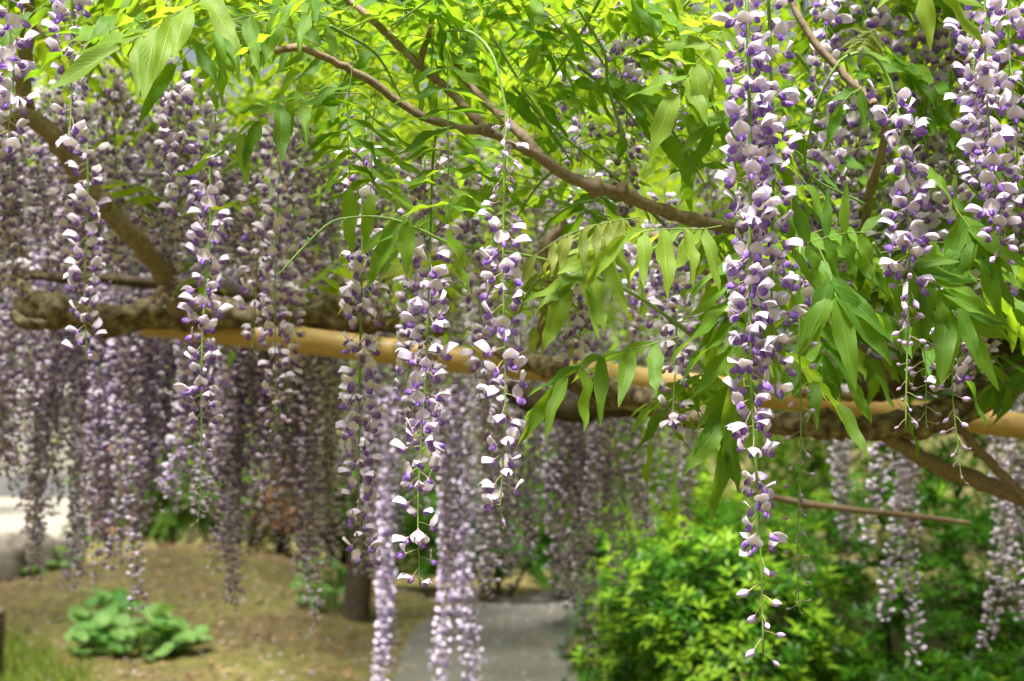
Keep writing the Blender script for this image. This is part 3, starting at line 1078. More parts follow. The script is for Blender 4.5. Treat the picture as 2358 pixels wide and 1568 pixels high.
def herb(px, py, D, n, spread, size, label, h=0.22):
    p = at(px, py, D)
    x0, y0 = p.x, D
    o = empty('round_leaved_plant', (x0, y0, float(gh(x0, y0))))
    tag(o, label, 'plant', 'round-leaved plants on the mound')
    for i in range(n):
        a, r = rng.random() * 6.28, spread * math.sqrt(rng.random())
        dx, dy = r * math.cos(a), r * math.sin(a) * 0.7
        z = float(gh(x0 + dx, y0 + dy) - gh(x0, y0)) + h * rng.uniform(0.15, 1.25) * (1 - 0.5 * r / spread)
        tilt = np.array((dx * 1.5 + rng.normal(0, 0.5), dy * 1.5 - 0.45 + rng.normal(0, 0.5), 1.0))
        m = mat4(frame((math.cos(a), math.sin(a), 0), tilt), (dx, dy, z), size * rng.uniform(0.35, 1.15))
        lf = link('leaf', random.choice(RLM), o, mat=M4(m))
        C = spline([(dx * 0.3, dy * 0.3, -0.03), (dx * 0.8, dy * 0.8, z * 0.6), (dx, dy, z)], 5)
        link('leaf_stalk', mesh('herb_stalk', tube(C, 0.005, 4, 0, False), [MAT['stem']]), o)


herb(320, 1490, 8.5, 75, 0.40, 0.078, 'spreading clump of round pale green leaves on the mossy slope')
herb(240, 1470, 9.0, 26, 0.20, 0.085, 'paler round-leaved plant at the edge of the spreading clump')
herb(125, 1385, 11.3, 30, 0.26, 0.08, 'small round-leaved plant beside the row of stones', 0.15)
herb(745, 1440, 9.6, 30, 0.26, 0.07, 'dark round-leaved plant on the shady shoulder of the mound', 0.3)

# ------------------------------------------------------------------ trees behind
def tree(x, y, h, crown, label, mat, ncl, per, size, trunk_r=0.12, lean=0.0, zc=None):
    o = empty('garden_tree', (x, y, float(gh(x, y))))
    tag(o, label, 'tree', 'trees beyond the trellis')
    zc = h - crown[2] if zc is None else zc
    C = spline([(0, 0, -0.2), (lean * 0.3, 0.05, h * 0.3), (lean, 0, zc + crown[2] * 0.4)], 16)
    tr = link('trunk', mesh('trunk', tube(C, np.linspace(trunk_r, trunk_r * 0.3, 16), 9, 0, True, 0.1), [MAT['bark_dark']]), o)
    for i in range(7):
        a = i * 2.4 + rng.random()
        st = C[8 + i]
        e = np.array((lean + math.cos(a) * crown[0] * 0.7, math.sin(a) * crown[1] * 0.7, zc + crown[2] * rng.uniform(-0.5, 0.6)))
        Cb = spline([tuple(st), tuple((st + e) / 2 + np.array((0, 0, 0.15))), tuple(e)], 8)
        link('limb', mesh('limb', tube(Cb, np.linspace(trunk_r * 0.4, trunk_r * 0.1, 8), 6, 0, True, 0.1), [MAT['bark_dark']]), o)
    P, D_, B_, L = clump_crown((lean, 0, zc), crown, ncl, per, size)
    link('crown', mesh('crown', scatter_leaf(CARD, P, D_, B_, L), [MAT[mat]]), o)['kind'] = 'stuff'
    return o


tree(-8.4, 21.5, 3.7, (1.0, 1.0, 1.0), 'small airy light green tree above the plastered wall', 'maple', 40, 24, 0.14)
tree(-4.4, 17.5, 5.2, (1.5, 1.5, 1.7), 'light green tree standing behind the orange-leaved shrub', 'maple', 45, 24, 0.14, zc=2.6)
tree(-1.9, 18.5, 6.2, (1.7, 1.5, 2.4), 'yellow-green tree behind the mossy mound', 'maple', 150, 26, 0.14, zc=3.2)
tree(0.6, 16.5, 6.6, (2.0, 1.6, 2.7), 'broad bright yellow-green tree behind the bend of the path', 'maple', 210, 28, 0.14, zc=3.6)
tree(3.4, 15.0, 6.6, (2.1, 1.6, 2.8), 'full mid-green tree behind the tall leafy shrub', 'tree', 230, 28, 0.14, zc=3.4)
tree(6.6, 16.0, 7.0, (2.2, 1.8, 3.0), 'dense dark green tree at the end of the shrub border', 'tree', 240, 28, 0.14, zc=3.4)
for i, (x, y) in enumerate([(-6.5, -5.5), (-2.2, -7.0), (2.4, -6.2), (6.8, -4.5), (9.5, 1.5), (-9.5, 3.0)]):  # unseen trees added around the camera to cut low sky light
    tree(x, y, 7.5, (2.6, 2.3, 3.4), 'tall unseen tree added to dim the open side of the trellis', 'tree', 220, 22, 0.22, 0.16, 0, 3.8)
tree(-4.3, 8.3, 6.8, (2.3, 2.0, 1.2), 'spreading evergreen tree added out of view to shade the mossy mound', 'tree', 120, 30, 0.17, 0.15, 1.3, 5.4)  # added for its shade, crown kept above the view
tree(4.6, 7.0, 6.0, (2.2, 2.0, 1.2), 'spreading evergreen tree added out of view to shade the shrubs beside the path', 'tree', 300, 34, 0.17, 0.15, -1.5, 4.7)  # unseen tree put in to darken the shrubs below it
# dark leaning trunk under the curtain
p0 = at(815, 1500, 9.4)
tree(p0.x, 9.4, 3.4, (0.9, 0.8, 0.55), 'slender tree with dark leaning trunk beside the path', 'tree', 70, 22, 0.10, 0.10, 0.25, 2.75)

# ================================================================== TRELLIS
def bamboo(P0, P1, r, label, nodes=0.34):
    P0, P1 = npv(P0), npv(P1)
    L = np.linalg.norm(P1 - P0)
    o = empty('bamboo_pole', P0)
    tag(o, label, 'pole')
    d = (P1 - P0) / L
    pts, rad = [], []
    s = 0.0
    k = 0
    while s < L:
        e = min(L, s + nodes * (1 + 0.12 * math.sin(k * 2.1)))
        for f, q in ((0.0, 1.0), (0.02, 1.06), (0.035, 1.075), (0.05, 0.985), (0.3, 0.97), (0.7, 0.97), (0.97, 1.0)):
            pts.append(P0 + d * (s + (e - s) * f) - P0 + np.array((0, 0, 0.006 * math.sin(1.1 * s)))); rad.append(r * q)
        s = e; k += 1
    link('culm', mesh('culm', tube(np.array(pts), np.array(rad), 20, 0, True), [MAT['bamboo']]), o)
    return o


bamboo(at(330, 742, 3.12), at(2480, 1003, 3.18), 0.0300, 'thick tan bamboo pole running under the gnarled vine limbs')

# old gnarled limbs
branch_thing('wisteria_limb', 'old gnarled wisteria limb with flaking bark and a blunt curled end', [
    ('limb', [(45, 722, 2.95), (110, 708, 2.95), (180, 728, 2.98), (260, 738, 3.0), (340, 722, 3.02), (410, 715, 3.05), (520, 722, 3.1), (620, 740, 3.15), (760, 738, 3.2), (900, 735, 3.2), (1010, 760, 3.2)], 0.030, 0.036, dict(mat='bark', rough=0.28, sides=14, n=60, knots=9)),
    ('stub', [(30, 722, 2.93), (55, 742, 2.9), (100, 745, 2.93), (150, 728, 2.97)], 0.010, 0.016, dict(mat='bark', rough=0.15)),
    ('branch', [(30, 632, 3.2), (200, 640, 3.2), (380, 655, 3.2), (520, 668, 3.2), (640, 700, 3.18), (760, 735, 3.2)], 0.011, 0.018, dict(mat='bark_dark', rough=0.2)),
    ('branch', [(30, 640, 3.1), (70, 672, 3.05), (110, 705, 2.97)], 0.009, 0.013, dict(mat='bark', rough=0.2)),
    ('branch', [(560, 640, 3.25), (640, 690, 3.25), (740, 695, 3.22), (850, 715, 3.2), (960, 722, 3.2)], 0.016, 0.020, dict(mat='bark', rough=0.2))])
branch_thing('wisteria_branch', 'smooth brown branch with a knot rising from the old gnarled limb', [
    ('branch', [(405, 712, 2.98), (396, 665, 2.7), (330, 570, 2.42), (238, 474, 2.34), (160, 370, 2.3), (110, 302, 2.28), (55, 268, 2.26), (30, 285, 2.28)], 0.018, 0.014, dict(rough=0.10, sides=12, n=50, knots=4)),
    ('branch', [(70, 280, 2.29), (52, 200, 2.27), (62, 90, 2.25), (66, -60, 2.22)], 0.013, 0.012, dict(rough=0.08, sides=10)),
    ('knot', [(238, 474, 2.335), (243, 455, 2.32), (247, 448, 2.315)], 0.014, 0.007, dict(rough=0.2, n=6))])
branch_thing('wisteria_branch', 'blurred brown branch slanting behind the racemes to the bamboo pole', [
    ('branch', [(20, 20, 2.6), (100, 90, 2.65), (210, 185, 2.7), (300, 250, 2.75), (400, 340, 2.85), (490, 430, 2.95), (580, 500, 3.0), (690, 580, 3.1), (775, 645, 3.15), (830, 700, 3.2)], 0.011, 0.014, dict(rough=0.1, n=40, knots=4))])
branch_thing('wisteria_branch', 'slim brown forked branch crossing the leaves in sharp focus', [
    ('branch', [(690, 108, 1.66), (760, 138, 1.68), (850, 185, 1.70), (955, 258, 1.72), (1050, 295, 1.74), (1120, 302, 1.75), (1180, 330, 1.76), (1240, 358, 1.77), (1300, 402, 1.79), (1370, 430, 1.80), (1430, 445, 1.82), (1500, 475, 1.85), (1590, 505, 1.9), (1700, 530, 1.98), (1800, 560, 2.05)], 0.0042, 0.0092, dict(rough=0.09, sides=12, n=80, knots=7)),
    ('dead_twig', [(556, 120, 1.65), (610, 118, 1.65), (660, 113, 1.65), (694, 108, 1.66)], 0.0022, 0.0042, dict(rough=0.3, n=24, knots=5)),
    ('side_branch', [(760, -40, 1.85), (850, 40, 1.8), (905, 92, 1.78), (965, 150, 1.77), (1030, 205, 1.77), (1085, 262, 1.76), (1125, 304, 1.75)], 0.0040, 0.0060, dict(rough=0.08, n=50, knots=4)),
    ('side_branch', [(1020, 120, 1.85), (1090, 205, 1.83), (1160, 272, 1.80), (1215, 325, 1.78), (1245, 360, 1.77)], 0.0050, 0.0065, dict(rough=0.08, n=30, knots=2)),
    ('stub', [(968, 152, 1.77), (975, 115, 1.76), (985, 85, 1.76), (990, 60, 1.76)], 0.0036, 0.0026, dict(rough=0.25, n=12, knots=2)),
    ('knot', [(1118, 302, 1.745), (1128, 296, 1.735), (1132, 290, 1.73)], 0.0075, 0.005, dict(rough=0.2, n=6)),
    ('knot', [(1428, 444, 1.815), (1432, 436, 1.81), (1436, 428, 1.805)], 0.0098, 0.006, dict(rough=0.25, n=6))])
branch_thing('wisteria_limb', 'pale forked vine limb resting across the bamboo pole', [
    ('limb', [(1100, 770, 3.05), (1160, 810, 2.95), (1230, 836, 2.85), (1300, 860, 2.8), (1380, 885, 2.75), (1450, 905, 2.7), (1520, 938, 2.68), (1600, 960, 2.66), (1720, 965, 2.65)], 0.016, 0.021, dict(mat='bark', rough=0.12, sides=12, n=50, knots=4)),
    ('branch', [(1300, 872, 2.82), (1345, 905, 2.8), (1400, 925, 2.77), (1450, 925, 2.73), (1500, 935, 2.69)], 0.013, 0.016, dict(mat='bark', rough=0.12))])
branch_thing('wisteria_limb', 'thick dark vine limb curving up under the bamboo pole end', [
    ('limb', [(1690, 955, 2.66), (1800, 975, 2.6), (1900, 982, 2.58), (2000, 985, 2.58), (2100, 975, 2.6), (2200, 945, 2.62), (2290, 900, 2.65), (2357, 855, 2.7), (2450, 790, 2.8)], 0.018, 0.034, dict(mat='bark', rough=0.16, sides=14, n=60, knots=5)),
    ('branch', [(2010, 985, 2.6), (2070, 1022, 2.62), (2150, 1070, 2.65), (2250, 1108, 2.68), (2357, 1145, 2.7), (2450, 1170, 2.72)], 0.014, 0.017, dict(rough=0.1)),
    ('branch', [(2180, 950, 2.62), (2230, 1012, 2.6), (2300, 1085, 2.6), (2400, 1195, 2.6)], 0.008, 0.010, dict(rough=0.08))])
branch_thing('wisteria_limb', 'massive dark trunk-like limb above the curving thick limb', [
    ('limb', [(1980, 900, 3.0), (2100, 860, 2.98), (2200, 838, 2.95), (2300, 830, 2.9), (2400, 810, 2.85)], 0.040, 0.058, dict(mat='bark_dark', rough=0.16, sides=14)),
    ('branch', [(2230, 640, 2.8), (2300, 690, 2.82), (2360, 730, 2.83), (2440, 770, 2.85)], 0.018, 0.026, dict(mat='bark_dark', rough=0.12)),
    ('branch', [(1830, 905, 2.95), (1950, 912, 3.0), (2050, 905, 3.0), (2120, 880, 2.98)], 0.010, 0.012, dict(rough=0.1))])
branch_thing('wisteria_limb', 'dark rotten log slung below the bamboo pole', [
    ('limb', [(1180, 905, 3.62), (1260, 935, 3.6), (1340, 945, 3.6), (1420, 930, 3.6), (1500, 915, 3.6)], 0.030, 0.034, dict(mat='bark_dark', rough=0.14, sides=12))])
branch_thing('wisteria_branch', 'thin brown branch low behind the long bud-tipped racemes', [
    ('branch', [(1700, 1125, 3.4), (1830, 1155, 3.4), (1980, 1175, 3.4), (2120, 1190, 3.42), (2230, 1205, 3.45)], 0.009, 0.006, dict(rough=0.1))])
branch_thing('wisteria_branch', 'slender brown branch dropping between the long raceme and the arched one', [
    ('branch', [(1805, -40, 1.9), (1840, 40, 1.89), (1885, 110, 1.88), (1960, 190, 1.87), (2010, 245, 1.87), (2035, 290, 1.88), (2030, 350, 1.9), (2005, 430, 1.95), (1990, 520, 2.0)], 0.0048, 0.0062, dict(rough=0.1, n=50, knots=4)),
    ('knot', [(2003, 242, 1.87), (2016, 232, 1.865)], 0.008, 0.0055, dict(rough=0.25, n=5)),
    ('branch', [(2215, -40, 2.1), (2210, 100, 2.1), (2222, 250, 2.12), (2215, 400, 2.15), (2190, 600, 2.3)], 0.0085, 0.0085, dict(rough=0.1)),
    ('branch', [(2420, 20, 2.0), (2357, 70, 2.02), (2300, 160, 2.05), (2240, 300, 2.1), (2220, 330, 2.12)], 0.0075, 0.006, dict(rough=0.1)),
    ('twig', [(2245, 125, 2.08), (2160, 150, 2.0), (2080, 165, 1.95)], 0.003, 0.002, dict(rough=0.2))])
branch_thing('wisteria_branch', 'brown upright branch seen through the racemes under the forked branch', [
    ('branch', [(1330, 440, 2.5), (1290, 520, 2.5), (1255, 580, 2.5), (1270, 680, 2.55), (1230, 800, 2.8)], 0.010, 0.011, dict(rough=0.1)),
    ('branch', [(1500, 540, 2.3), (1590, 605, 2.3), (1680, 650, 2.35), (1800, 690, 2.4), (1900, 750, 2.45), (2040, 850, 2.6)], 0.007, 0.009, dict(rough=0.1))])
# vine stretched along the trellis edge above the picture: the front racemes hang from it
branch_thing('wisteria_branch', 'slim branch along the trellis edge from which the front racemes hang', [
    ('branch', [(-250, -70, 1.75), (150, -52, 1.74), (700, -48, 1.70), (1300, -62, 1.64), (1760, -46, 1.61), (2290, -44, 1.62), (2650, -70, 1.6)], 0.008, 0.006, dict(rough=0.1, n=60))])

# green young shoots
def shoot(path, r0, r1, label):
    P = [at(*p) for p in path]
    C = spline(P, 40)
    o = empty('young_shoot', P[0])
    tag(o, label, 'shoot')
    link('stem', mesh('shoot_stem', tube(C - npv(P[0]), np.linspace(r0, r1, 40), 7, 0, True, 0.06), [MAT['stem']]), o)
    for k in range(10, 39, 5):
        c = C[k] - npv(P[0])
        dv = nrm(rng.normal(0, 1, 3)) * 0.006
        link('leaf_scar', mesh('leaf_scar', tube(np.array([c, c + dv * 0.5, c + dv]), [r1 * 1.3, r1, r1 * 0.3], 5), [MAT['stem']]), o)


shoot([(1590, 770, 1.9), (1480, 690, 1.84), (1380, 640, 1.80), (1280, 605, 1.76), (1172, 581, 1.72), (1048, 564, 1.67), (970, 530, 1.65), (917, 509, 1.64), (865, 499, 1.64), (810, 501, 1.64), (758, 514, 1.64), (696, 572, 1.64), (640, 634, 1.63)], 0.0026, 0.0012, 'arching green shoot with a drooping bare tip among the hanging leaves')
shoot([(1130, 80, 1.72), (1250, 270, 1.76), (1330, 340, 1.78), (1430, 420, 1.82), (1530, 520, 1.9)], 0.0016, 0.0024, 'straight green shoot passing under the forked brown branch')
shoot([(1990, 470, 1.72), (1862, 400, 1.68), (1866, 300, 1.64), (1890, 215, 1.62), (1935, 140, 1.61), (1975, 122, 1.61)], 0.0016, 0.0018, 'looping green shoot feeding the arched raceme')
shoot([(1440, 330, 1.8), (1400, 200, 1.75), (1390, 120, 1.72), (1330, 20, 1.7)], 0.0024, 0.0018, 'dark green shoot rising through the yellow-green leaves')

# ================================================================== RACEMES IN FOCUS

raceme([(1718, -45, 1.60), (1722, 300, 1.59), (1728, 600, 1.59), (1738, 900, 1.59), (1752, 1200, 1.59), (1757, 1515, 1.59)], 'A',
       [(0, 170), (0.3, 190), (0.6, 175), (0.7, 110), (0.8, 80), (0.85, 48), (1, 60)],
       'longest full lilac raceme of all, its bare lower tip dotted with a few buds', stem_r=0.0024, bud_from=0.87, tiny_from=1.1, size=1.04, taper=0.05, gap=0.04)
raceme([(1768, -45, 1.625), (1772, 300, 1.625), (1778, 600, 1.62), (1785, 900, 1.62)], 'A', [(0, 90), (0.3, 150), (0.9, 110), (1, 70)],
       'full lilac raceme hanging tight against the longest one, half its length', stem_r=0.002, bud_from=1.1, tiny_from=1.2, size=1.02, taper=0.05)
raceme([(1165, 250, 1.62), (1166, 420, 1.61), (1162, 700, 1.60), (1158, 950, 1.60), (1150, 1190, 1.60)], 'A', [(0, 80), (0.2, 120), (0.6, 120), (0.75, 85), (1, 60)],
       'pale lilac raceme with withered flowers at its top, loose open flowers below', pre=[(1030, 70, 1.72), (1085, 75, 1.66), (1135, 130, 1.63)], stem_r=0.0022, wither=0.26, bud_from=1.1, tiny_from=1.2)
raceme([(1005, 300, 1.68), (992, 400, 1.68), (982, 600, 1.67), (975, 900, 1.66), (965, 1150, 1.66), (967, 1355, 1.66)], 'A', [(0, 90), (0.25, 120), (0.65, 150), (0.8, 85), (1, 60)],
       'lilac raceme with a dark withered top beside the drooping shoot, tip still flowering', pre=[(1052, 290, 1.75)], stem_r=0.002, wither=0.24, bud_from=1.1, tiny_from=1.2)
raceme([(838, 260, 1.84), (830, 500, 1.83), (822, 800, 1.83), (826, 1050, 1.83), (835, 1300, 1.83)], 'A', [(0, 60), (0.3, 130), (0.7, 130), (1, 80)],
       'slightly blurred lilac raceme hanging before the bare stretch of bamboo pole', stem_r=0.0018, wither=0.06, bud_from=1.1, tiny_from=1.2, size=0.98)
raceme([(478, 300, 2.0), (485, 500, 1.97), (472, 750, 1.95), (468, 950, 1.95), (462, 1100, 1.95), (455, 1220, 1.95)], 'A', [(0, 120), (0.5, 150), (0.7, 120), (0.8, 60), (1, 90)],
       'blurred lilac raceme ending in a long bare stem of tiny buds', stem_r=0.002, bud_from=0.72, tiny_from=0.76)
raceme([(395, 140, 2.0), (405, 300, 2.0), (415, 490, 2.0)], 'A', 175, 'short dense lilac raceme below the large arching leaf, tip in full flower', bud_from=1.1, tiny_from=1.2)
raceme([(2050, 190, 1.62), (2078, 330, 1.62), (2088, 600, 1.62), (2090, 800, 1.62), (2085, 992, 1.62)], 'A', [(0, 130), (0.5, 190), (0.56, 120), (0.75, 70), (1, 75)],
       'arched lilac raceme with a looping stem and buds along its lower half', pre=[(1935, 140, 1.61), (1975, 122, 1.61), (2020, 140, 1.62)], stem_r=0.0022, bud_from=0.55, tiny_from=0.80)
raceme([(2265, -45, 1.62), (2275, 200, 1.62), (2288, 400, 1.62), (2302, 588, 1.62)], 'A', [(0, 140), (0.8, 150), (1, 80)],
       'lilac raceme hanging before brown branches, the bud-tipped shorter one near the arched raceme', stem_r=0.0018, bud_from=0.90, tiny_from=1.1)
raceme([(2325, -45, 1.68), (2330, 200, 1.68), (2338, 480, 1.68)], 'A', 120, 'lilac raceme close beside the bud-tipped shorter one, flowering to its end', bud_from=1.1, tiny_from=1.2)
raceme([(165, -50, 1.74), (168, 60, 1.74), (160, 200, 1.73), (158, 352, 1.72)], 'A', [(0, 190), (0.4, 170), (0.5, 90), (1, 85)],
       'short lilac raceme before the upright brown branch, thinning to a few flowers', bud_from=1.1, tiny_from=1.2)
raceme([(18, -50, 1.72), (24, 150, 1.72), (20, 330, 1.72)], 'A', 120, 'short loose lilac raceme on the far side of the upright brown branch', bud_from=1.1, tiny_from=1.2)
raceme([(1842, 560, 1.76), (1836, 900, 1.74), (1834, 1150, 1.73), (1840, 1410, 1.72)], 'A', [(0, 70), (0.4, 50), (1, 85)],
       'thin raceme of closed buds hanging beside the longest full one', stem_r=0.0014, bud_from=0.12, tiny_from=0.60)
raceme([(2112, 640, 1.75), (2122, 800, 1.74), (2132, 985, 1.74)], 'A', [(0, 110), (1, 100)], 'small bud raceme close behind the arched one', stem_r=0.0013, bud_from=0.25, tiny_from=0.6, pre=[(2100, 560, 1.8)])
raceme([(2190, 680, 1.80), (2195, 830, 1.79), (2205, 960, 1.79), (2212, 1115, 1.79)], 'A', [(0, 150), (0.5, 100), (1, 60)],
       'raceme with open flowers and a thin bud tail hanging over the thick dark limb', stem_r=0.0014, bud_from=0.50, tiny_from=0.72)
raceme([(1548, 540, 1.88), (1552, 750, 1.86), (1548, 965, 1.85)], 'A', [(0, 150), (1, 110)], 'lilac raceme among green leaves hanging down over the bamboo pole', bud_from=1.1, tiny_from=1.2)
raceme([(1325, 560, 2.05), (1330, 700, 2.04), (1328, 840, 2.03)], 'A', 170, 'lilac raceme ending just above the pale forked limb', bud_from=1.1, tiny_from=1.2)
raceme([(200, 330, 2.05), (205, 560, 2.05), (200, 720, 2.05), (196, 840, 2.05)], 'A', [(0, 120), (0.6, 120), (1, 80)], 'lilac raceme hanging before the old gnarled limb', bud_from=0.93, tiny_from=1.1)

# ------------------------------------------------------------------ racemes close behind: every flower its own part
def mid(region, n, Dr, top, bot, label, group, dens=(110, 150), wither=0.0):
    for i in range(n):
        x = region[0] + (region[1] - region[0]) * (i + rng.uniform(0.1, 0.9)) / n
        D = rng.uniform(*Dr)
        yt, yb = rng.uniform(*top), rng.uniform(*bot)
        sx = rng.normal(0, 14)
        b = rng.uniform(0.85, 1.1)
        raceme([(x, yt, D), (x + sx * 0.5, (yt + yb) / 2, D), (x + sx, yb, D)], 'B', rng.uniform(*dens), label, group, bud_from=b, tiny_from=b + 0.08, wither=wither)


mid((1300, 1600), 6, (2.0, 2.3), (-60, 40), (260, 560), 'lilac raceme among yellow-green leaves above the slim forked branch', 'racemes above the slim forked branch')
mid((1880, 2250), 8, (1.85, 2.15), (-60, 120), (380, 640), 'lilac raceme hanging in the leafy gap around the slender dropping branch', 'racemes around the slender dropping branch', (130, 170))
mid((2080, 2357), 4, (1.95, 2.2), (300, 420), (700, 900), 'lilac raceme among dark leaves above the massive dark limb', 'racemes above the massive dark limb', (130, 170))
mid((560, 700), 3, (2.1, 2.35), (160, 300), (780, 1000), 'blurred lilac raceme hanging before the end of the bamboo pole', 'racemes before the end of the bamboo pole')
mid((880, 1120), 3, (2.0, 2.3), (250, 420), (780, 1150), 'blurred lilac raceme just behind the two sharp racemes with withered tops', 'racemes behind the two with withered tops')
mid((90, 330), 3, (2.5, 2.6), (150, 300), (520, 650), 'blurred lilac raceme close behind the knotted brown branch', 'racemes behind the knotted brown branch')
mid((1380, 1520), 2, (2.2, 2.4), (520, 560), (700, 790), 'short lilac raceme below the pale young leaf', 'racemes below the pale young leaf')

# ------------------------------------------------------------------ the curtain
CURT = [
    # x0, x1, n, depth, top y, tip y, label, group
    (-60, 760, 39, (2.45, 2.85), (120, 300), (520, 690), 'blurred lilac raceme in the dense curtain before the old gnarled limb', 'curtain before the gnarled limb'),
    (130, 760, 60, (3.3, 3.9), (280, 480), (940, 1180), 'blurred dull lilac raceme in the shaded curtain behind the old gnarled limb', 'curtain behind the gnarled limb'),
    (-60, 140, 20, (3.3, 4.0), (280, 480), (780, 900), 'blurred dull raceme in the thin end of the curtain above the plastered wall', 'curtain above the plastered wall'),
    (740, 1240, 24, (2.5, 3.1), (260, 460), (580, 730), 'blurred lilac raceme in the curtain before the middle of the bamboo pole', 'curtain before the bamboo pole'),
    (740, 1300, 28, (3.6, 4.3), (520, 640), (1080, 1330), 'blurred dull lilac raceme in the curtain behind the bamboo pole', 'curtain behind the bamboo pole'),
    (1240, 1660, 12, (2.4, 2.9), (330, 520), (640, 790), 'blurred lilac raceme behind the young leaves and the pale forked limb', 'racemes behind the pale forked limb'),
    (1240, 1620, 18, (3.7, 4.4), (640, 760), (1100, 1280), 'blurred dull lilac raceme below the dark rotten log', 'racemes below the dark log'),
    (1650, 2380, 18, (2.4, 2.9), (150, 420), (600, 860), 'blurred lilac raceme deep among the shaded leaves above the thick limb', 'racemes deep in the shaded leaves'),
    (1850, 2380, 9, (3.8, 4.4), (820, 900), (1120, 1300), 'blurred dull raceme hanging under the thick dark limb', 'racemes under the thick dark limb'),
]
for x0, x1, n, Dr, ty, by, lb, gr in CURT:
    for i in range(n):
        if i % 3 == 0:
            cx = x0 + (x1 - x0) * (i + 1.5 + rng.uniform(-1.0, 1.0)) / n
            cD, cb = rng.uniform(*Dr), rng.uniform(*by)
        x = cx + rng.normal(0, 17)
        D = cD + rng.normal(0, 0.05)
        a = at(x, rng.uniform(*ty), D)
        b = at(x, min(max(by), cb + rng.normal(0, 45)), D)
        far_raceme(a, a.z - b.z, lb, gr)
# single tips that hang clear of the curtain
for x, tip, D, top, lb in [
        (100, 1292, 3.6, 560, 'long dark curtain raceme hanging clear before the pale court'),
        (35, 1080, 3.2, 560, 'thin dark curtain raceme hanging before the end of the plastered wall'),
        (15, 1130, 3.5, 560, 'thin dark curtain raceme nearest the end of the plastered wall'),
        (165, 1330, 3.7, 560, 'long curtain raceme whose tip meets the row of stones'),
        (215, 1310, 3.6, 600, 'long curtain raceme before the orange-leaved shrub'),
        (250, 1280, 3.4, 600, 'curtain raceme beside the one with the lowest bright tip'),
        (303, 1368, 3.3, 600, 'long bright-tipped raceme hanging lowest over the mossy mound'),
        (535, 1365, 3.3, 560, 'long thick raceme hanging low before the shaded side of the mound'),
        (572, 1340, 3.4, 560, 'raceme twined beside the long thick one over the mound'),
        (620, 1180, 3.3, 500, 'shorter raceme before the small orange-leaved shrub'),
        (690, 1300, 3.4, 560, 'raceme beside the tapering one at the shoulder of the mound'),
        (712, 1395, 3.3, 560, 'long tapering raceme hanging at the shoulder of the mound'),
        (750, 1260, 3.4, 560, 'raceme hanging before the dark leaning trunk'),
        (868, 1600, 5.25, 850, 'very long pale raceme hanging low before the dark trunk and path'),
        (902, 1590, 5.2, 850, 'pale raceme crowding the very long one before the path'),
        (1028, 1600, 5.25, 850, 'very long pale raceme hanging low over the middle of the grey path'),
        (1068, 1600, 5.2, 850, 'pale raceme crowding the very long one over the middle of the path'),
        (1110, 1380, 4.0, 800, 'raceme tip hanging between the very long pale pair and the path bend'),
        (1180, 1340, 4.0, 760, 'raceme hanging over the far end of the grey path'),
        (1278, 1395, 3.8, 800, 'raceme hanging low at the shrub side of the path'),
        (1310, 1380, 3.9, 800, 'raceme paired with the low one at the shrub side of the path'),
        (1330, 1500, 4.2, 900, 'thin fading raceme hanging lowest at the shrub side of the path'),
        (1400, 1340, 3.9, 800, 'raceme hanging before the upright pale stone block'),
        (2060, 1420, 3.6, 900, 'shaded raceme hanging before the dense dark shrub'),
        (2095, 1520, 3.6, 900, 'longest shaded raceme hanging low before the dense dark shrub'),
        (2010, 1250, 3.7, 900, 'short shaded raceme above the dense dark shrub'),
        (2285, 1490, 3.6, 900, 'shaded raceme at the end of the row before the dense dark shrub'),
        (2310, 1420, 3.7, 900, 'shaded raceme paired with the end one before the dense dark shrub')]:
    a, b = at(x, top, D), at(x, tip + (35 if x < 760 else 0), D)
    far_raceme(a, a.z - b.z, lb, None)
    if x < 1420:
        for q in ((-1, 1) if D > 5 or x < 760 else (rng.choice((-1, 1)),)):
            a2, b2 = at(x + q * rng.uniform(14, 22), top, D + 0.06), at(x, tip - rng.uniform(20, 130), D)
            far_raceme(a2, a2.z - b2.z, 'companion raceme pressed close against a long low-hanging one', 'companions of the long low-hanging racemes')

# ================================================================== LEAVES IN FOCUS
leaf_thing([(803, 52, 1.66), (686, 27, 1.64), (552, 42, 1.62), (476, 80, 1.61), (402, 149, 1.60)], 6, 0.070, 'long arching leaf with a red-green stalk above the bare dead twig', droop=0.15, blade=Yn * 0.55 + Zv * 0.6, face=Yn * 0.6 + Zv * 0.5)
leaf_thing([(810, 160, 1.72), (740, 108, 1.71), (648, 72, 1.70), (544, 74, 1.70)], 5, 0.055, 'leaf with rounded leaflets just above the dead twig tip', droop=0.3, face=Yn * 0.8 + Zv * 0.4, blade=Yn * 0.8 + Zv * 0.4)
leaf_thing([(640, 118, 1.68), (549, 90, 1.66), (519, 131, 1.65), (503, 172, 1.65)], 4, 0.062, 'drooping leaf below the dead twig pointing over the blurred racemes', droop=0.25, blade=Zv + Yn * 0.3)
leaf_thing([(850, 215, 1.72), (735, 218, 1.69), (648, 248, 1.67), (571, 300, 1.66), (520, 340, 1.65)], 5, 0.064, 'long leaf reaching out over the curtain with one broad end leaflet', droop=0.2, face=Yn * 0.6 + Zv * 0.6, blade=Yn * 0.45 + Zv * 0.7)
leaf_thing([(520, -40, 1.58), (440, 10, 1.57), (356, 63, 1.56), (275, 110, 1.55)], 5, 0.092, 'large yellow-green leaf over the short dense raceme', 'leaf_young', droop=0.1, blade=Yn * 0.5 + Zv * 0.7, face=Yn * 0.5 + Zv * 0.6)
leaf_thing([(330, -40, 1.72), (290, 20, 1.72), (235, 70, 1.72), (160, 108, 1.72)], 4, 0.07, 'bluish green wavy leaf next to the short thinning raceme', droop=0.15)
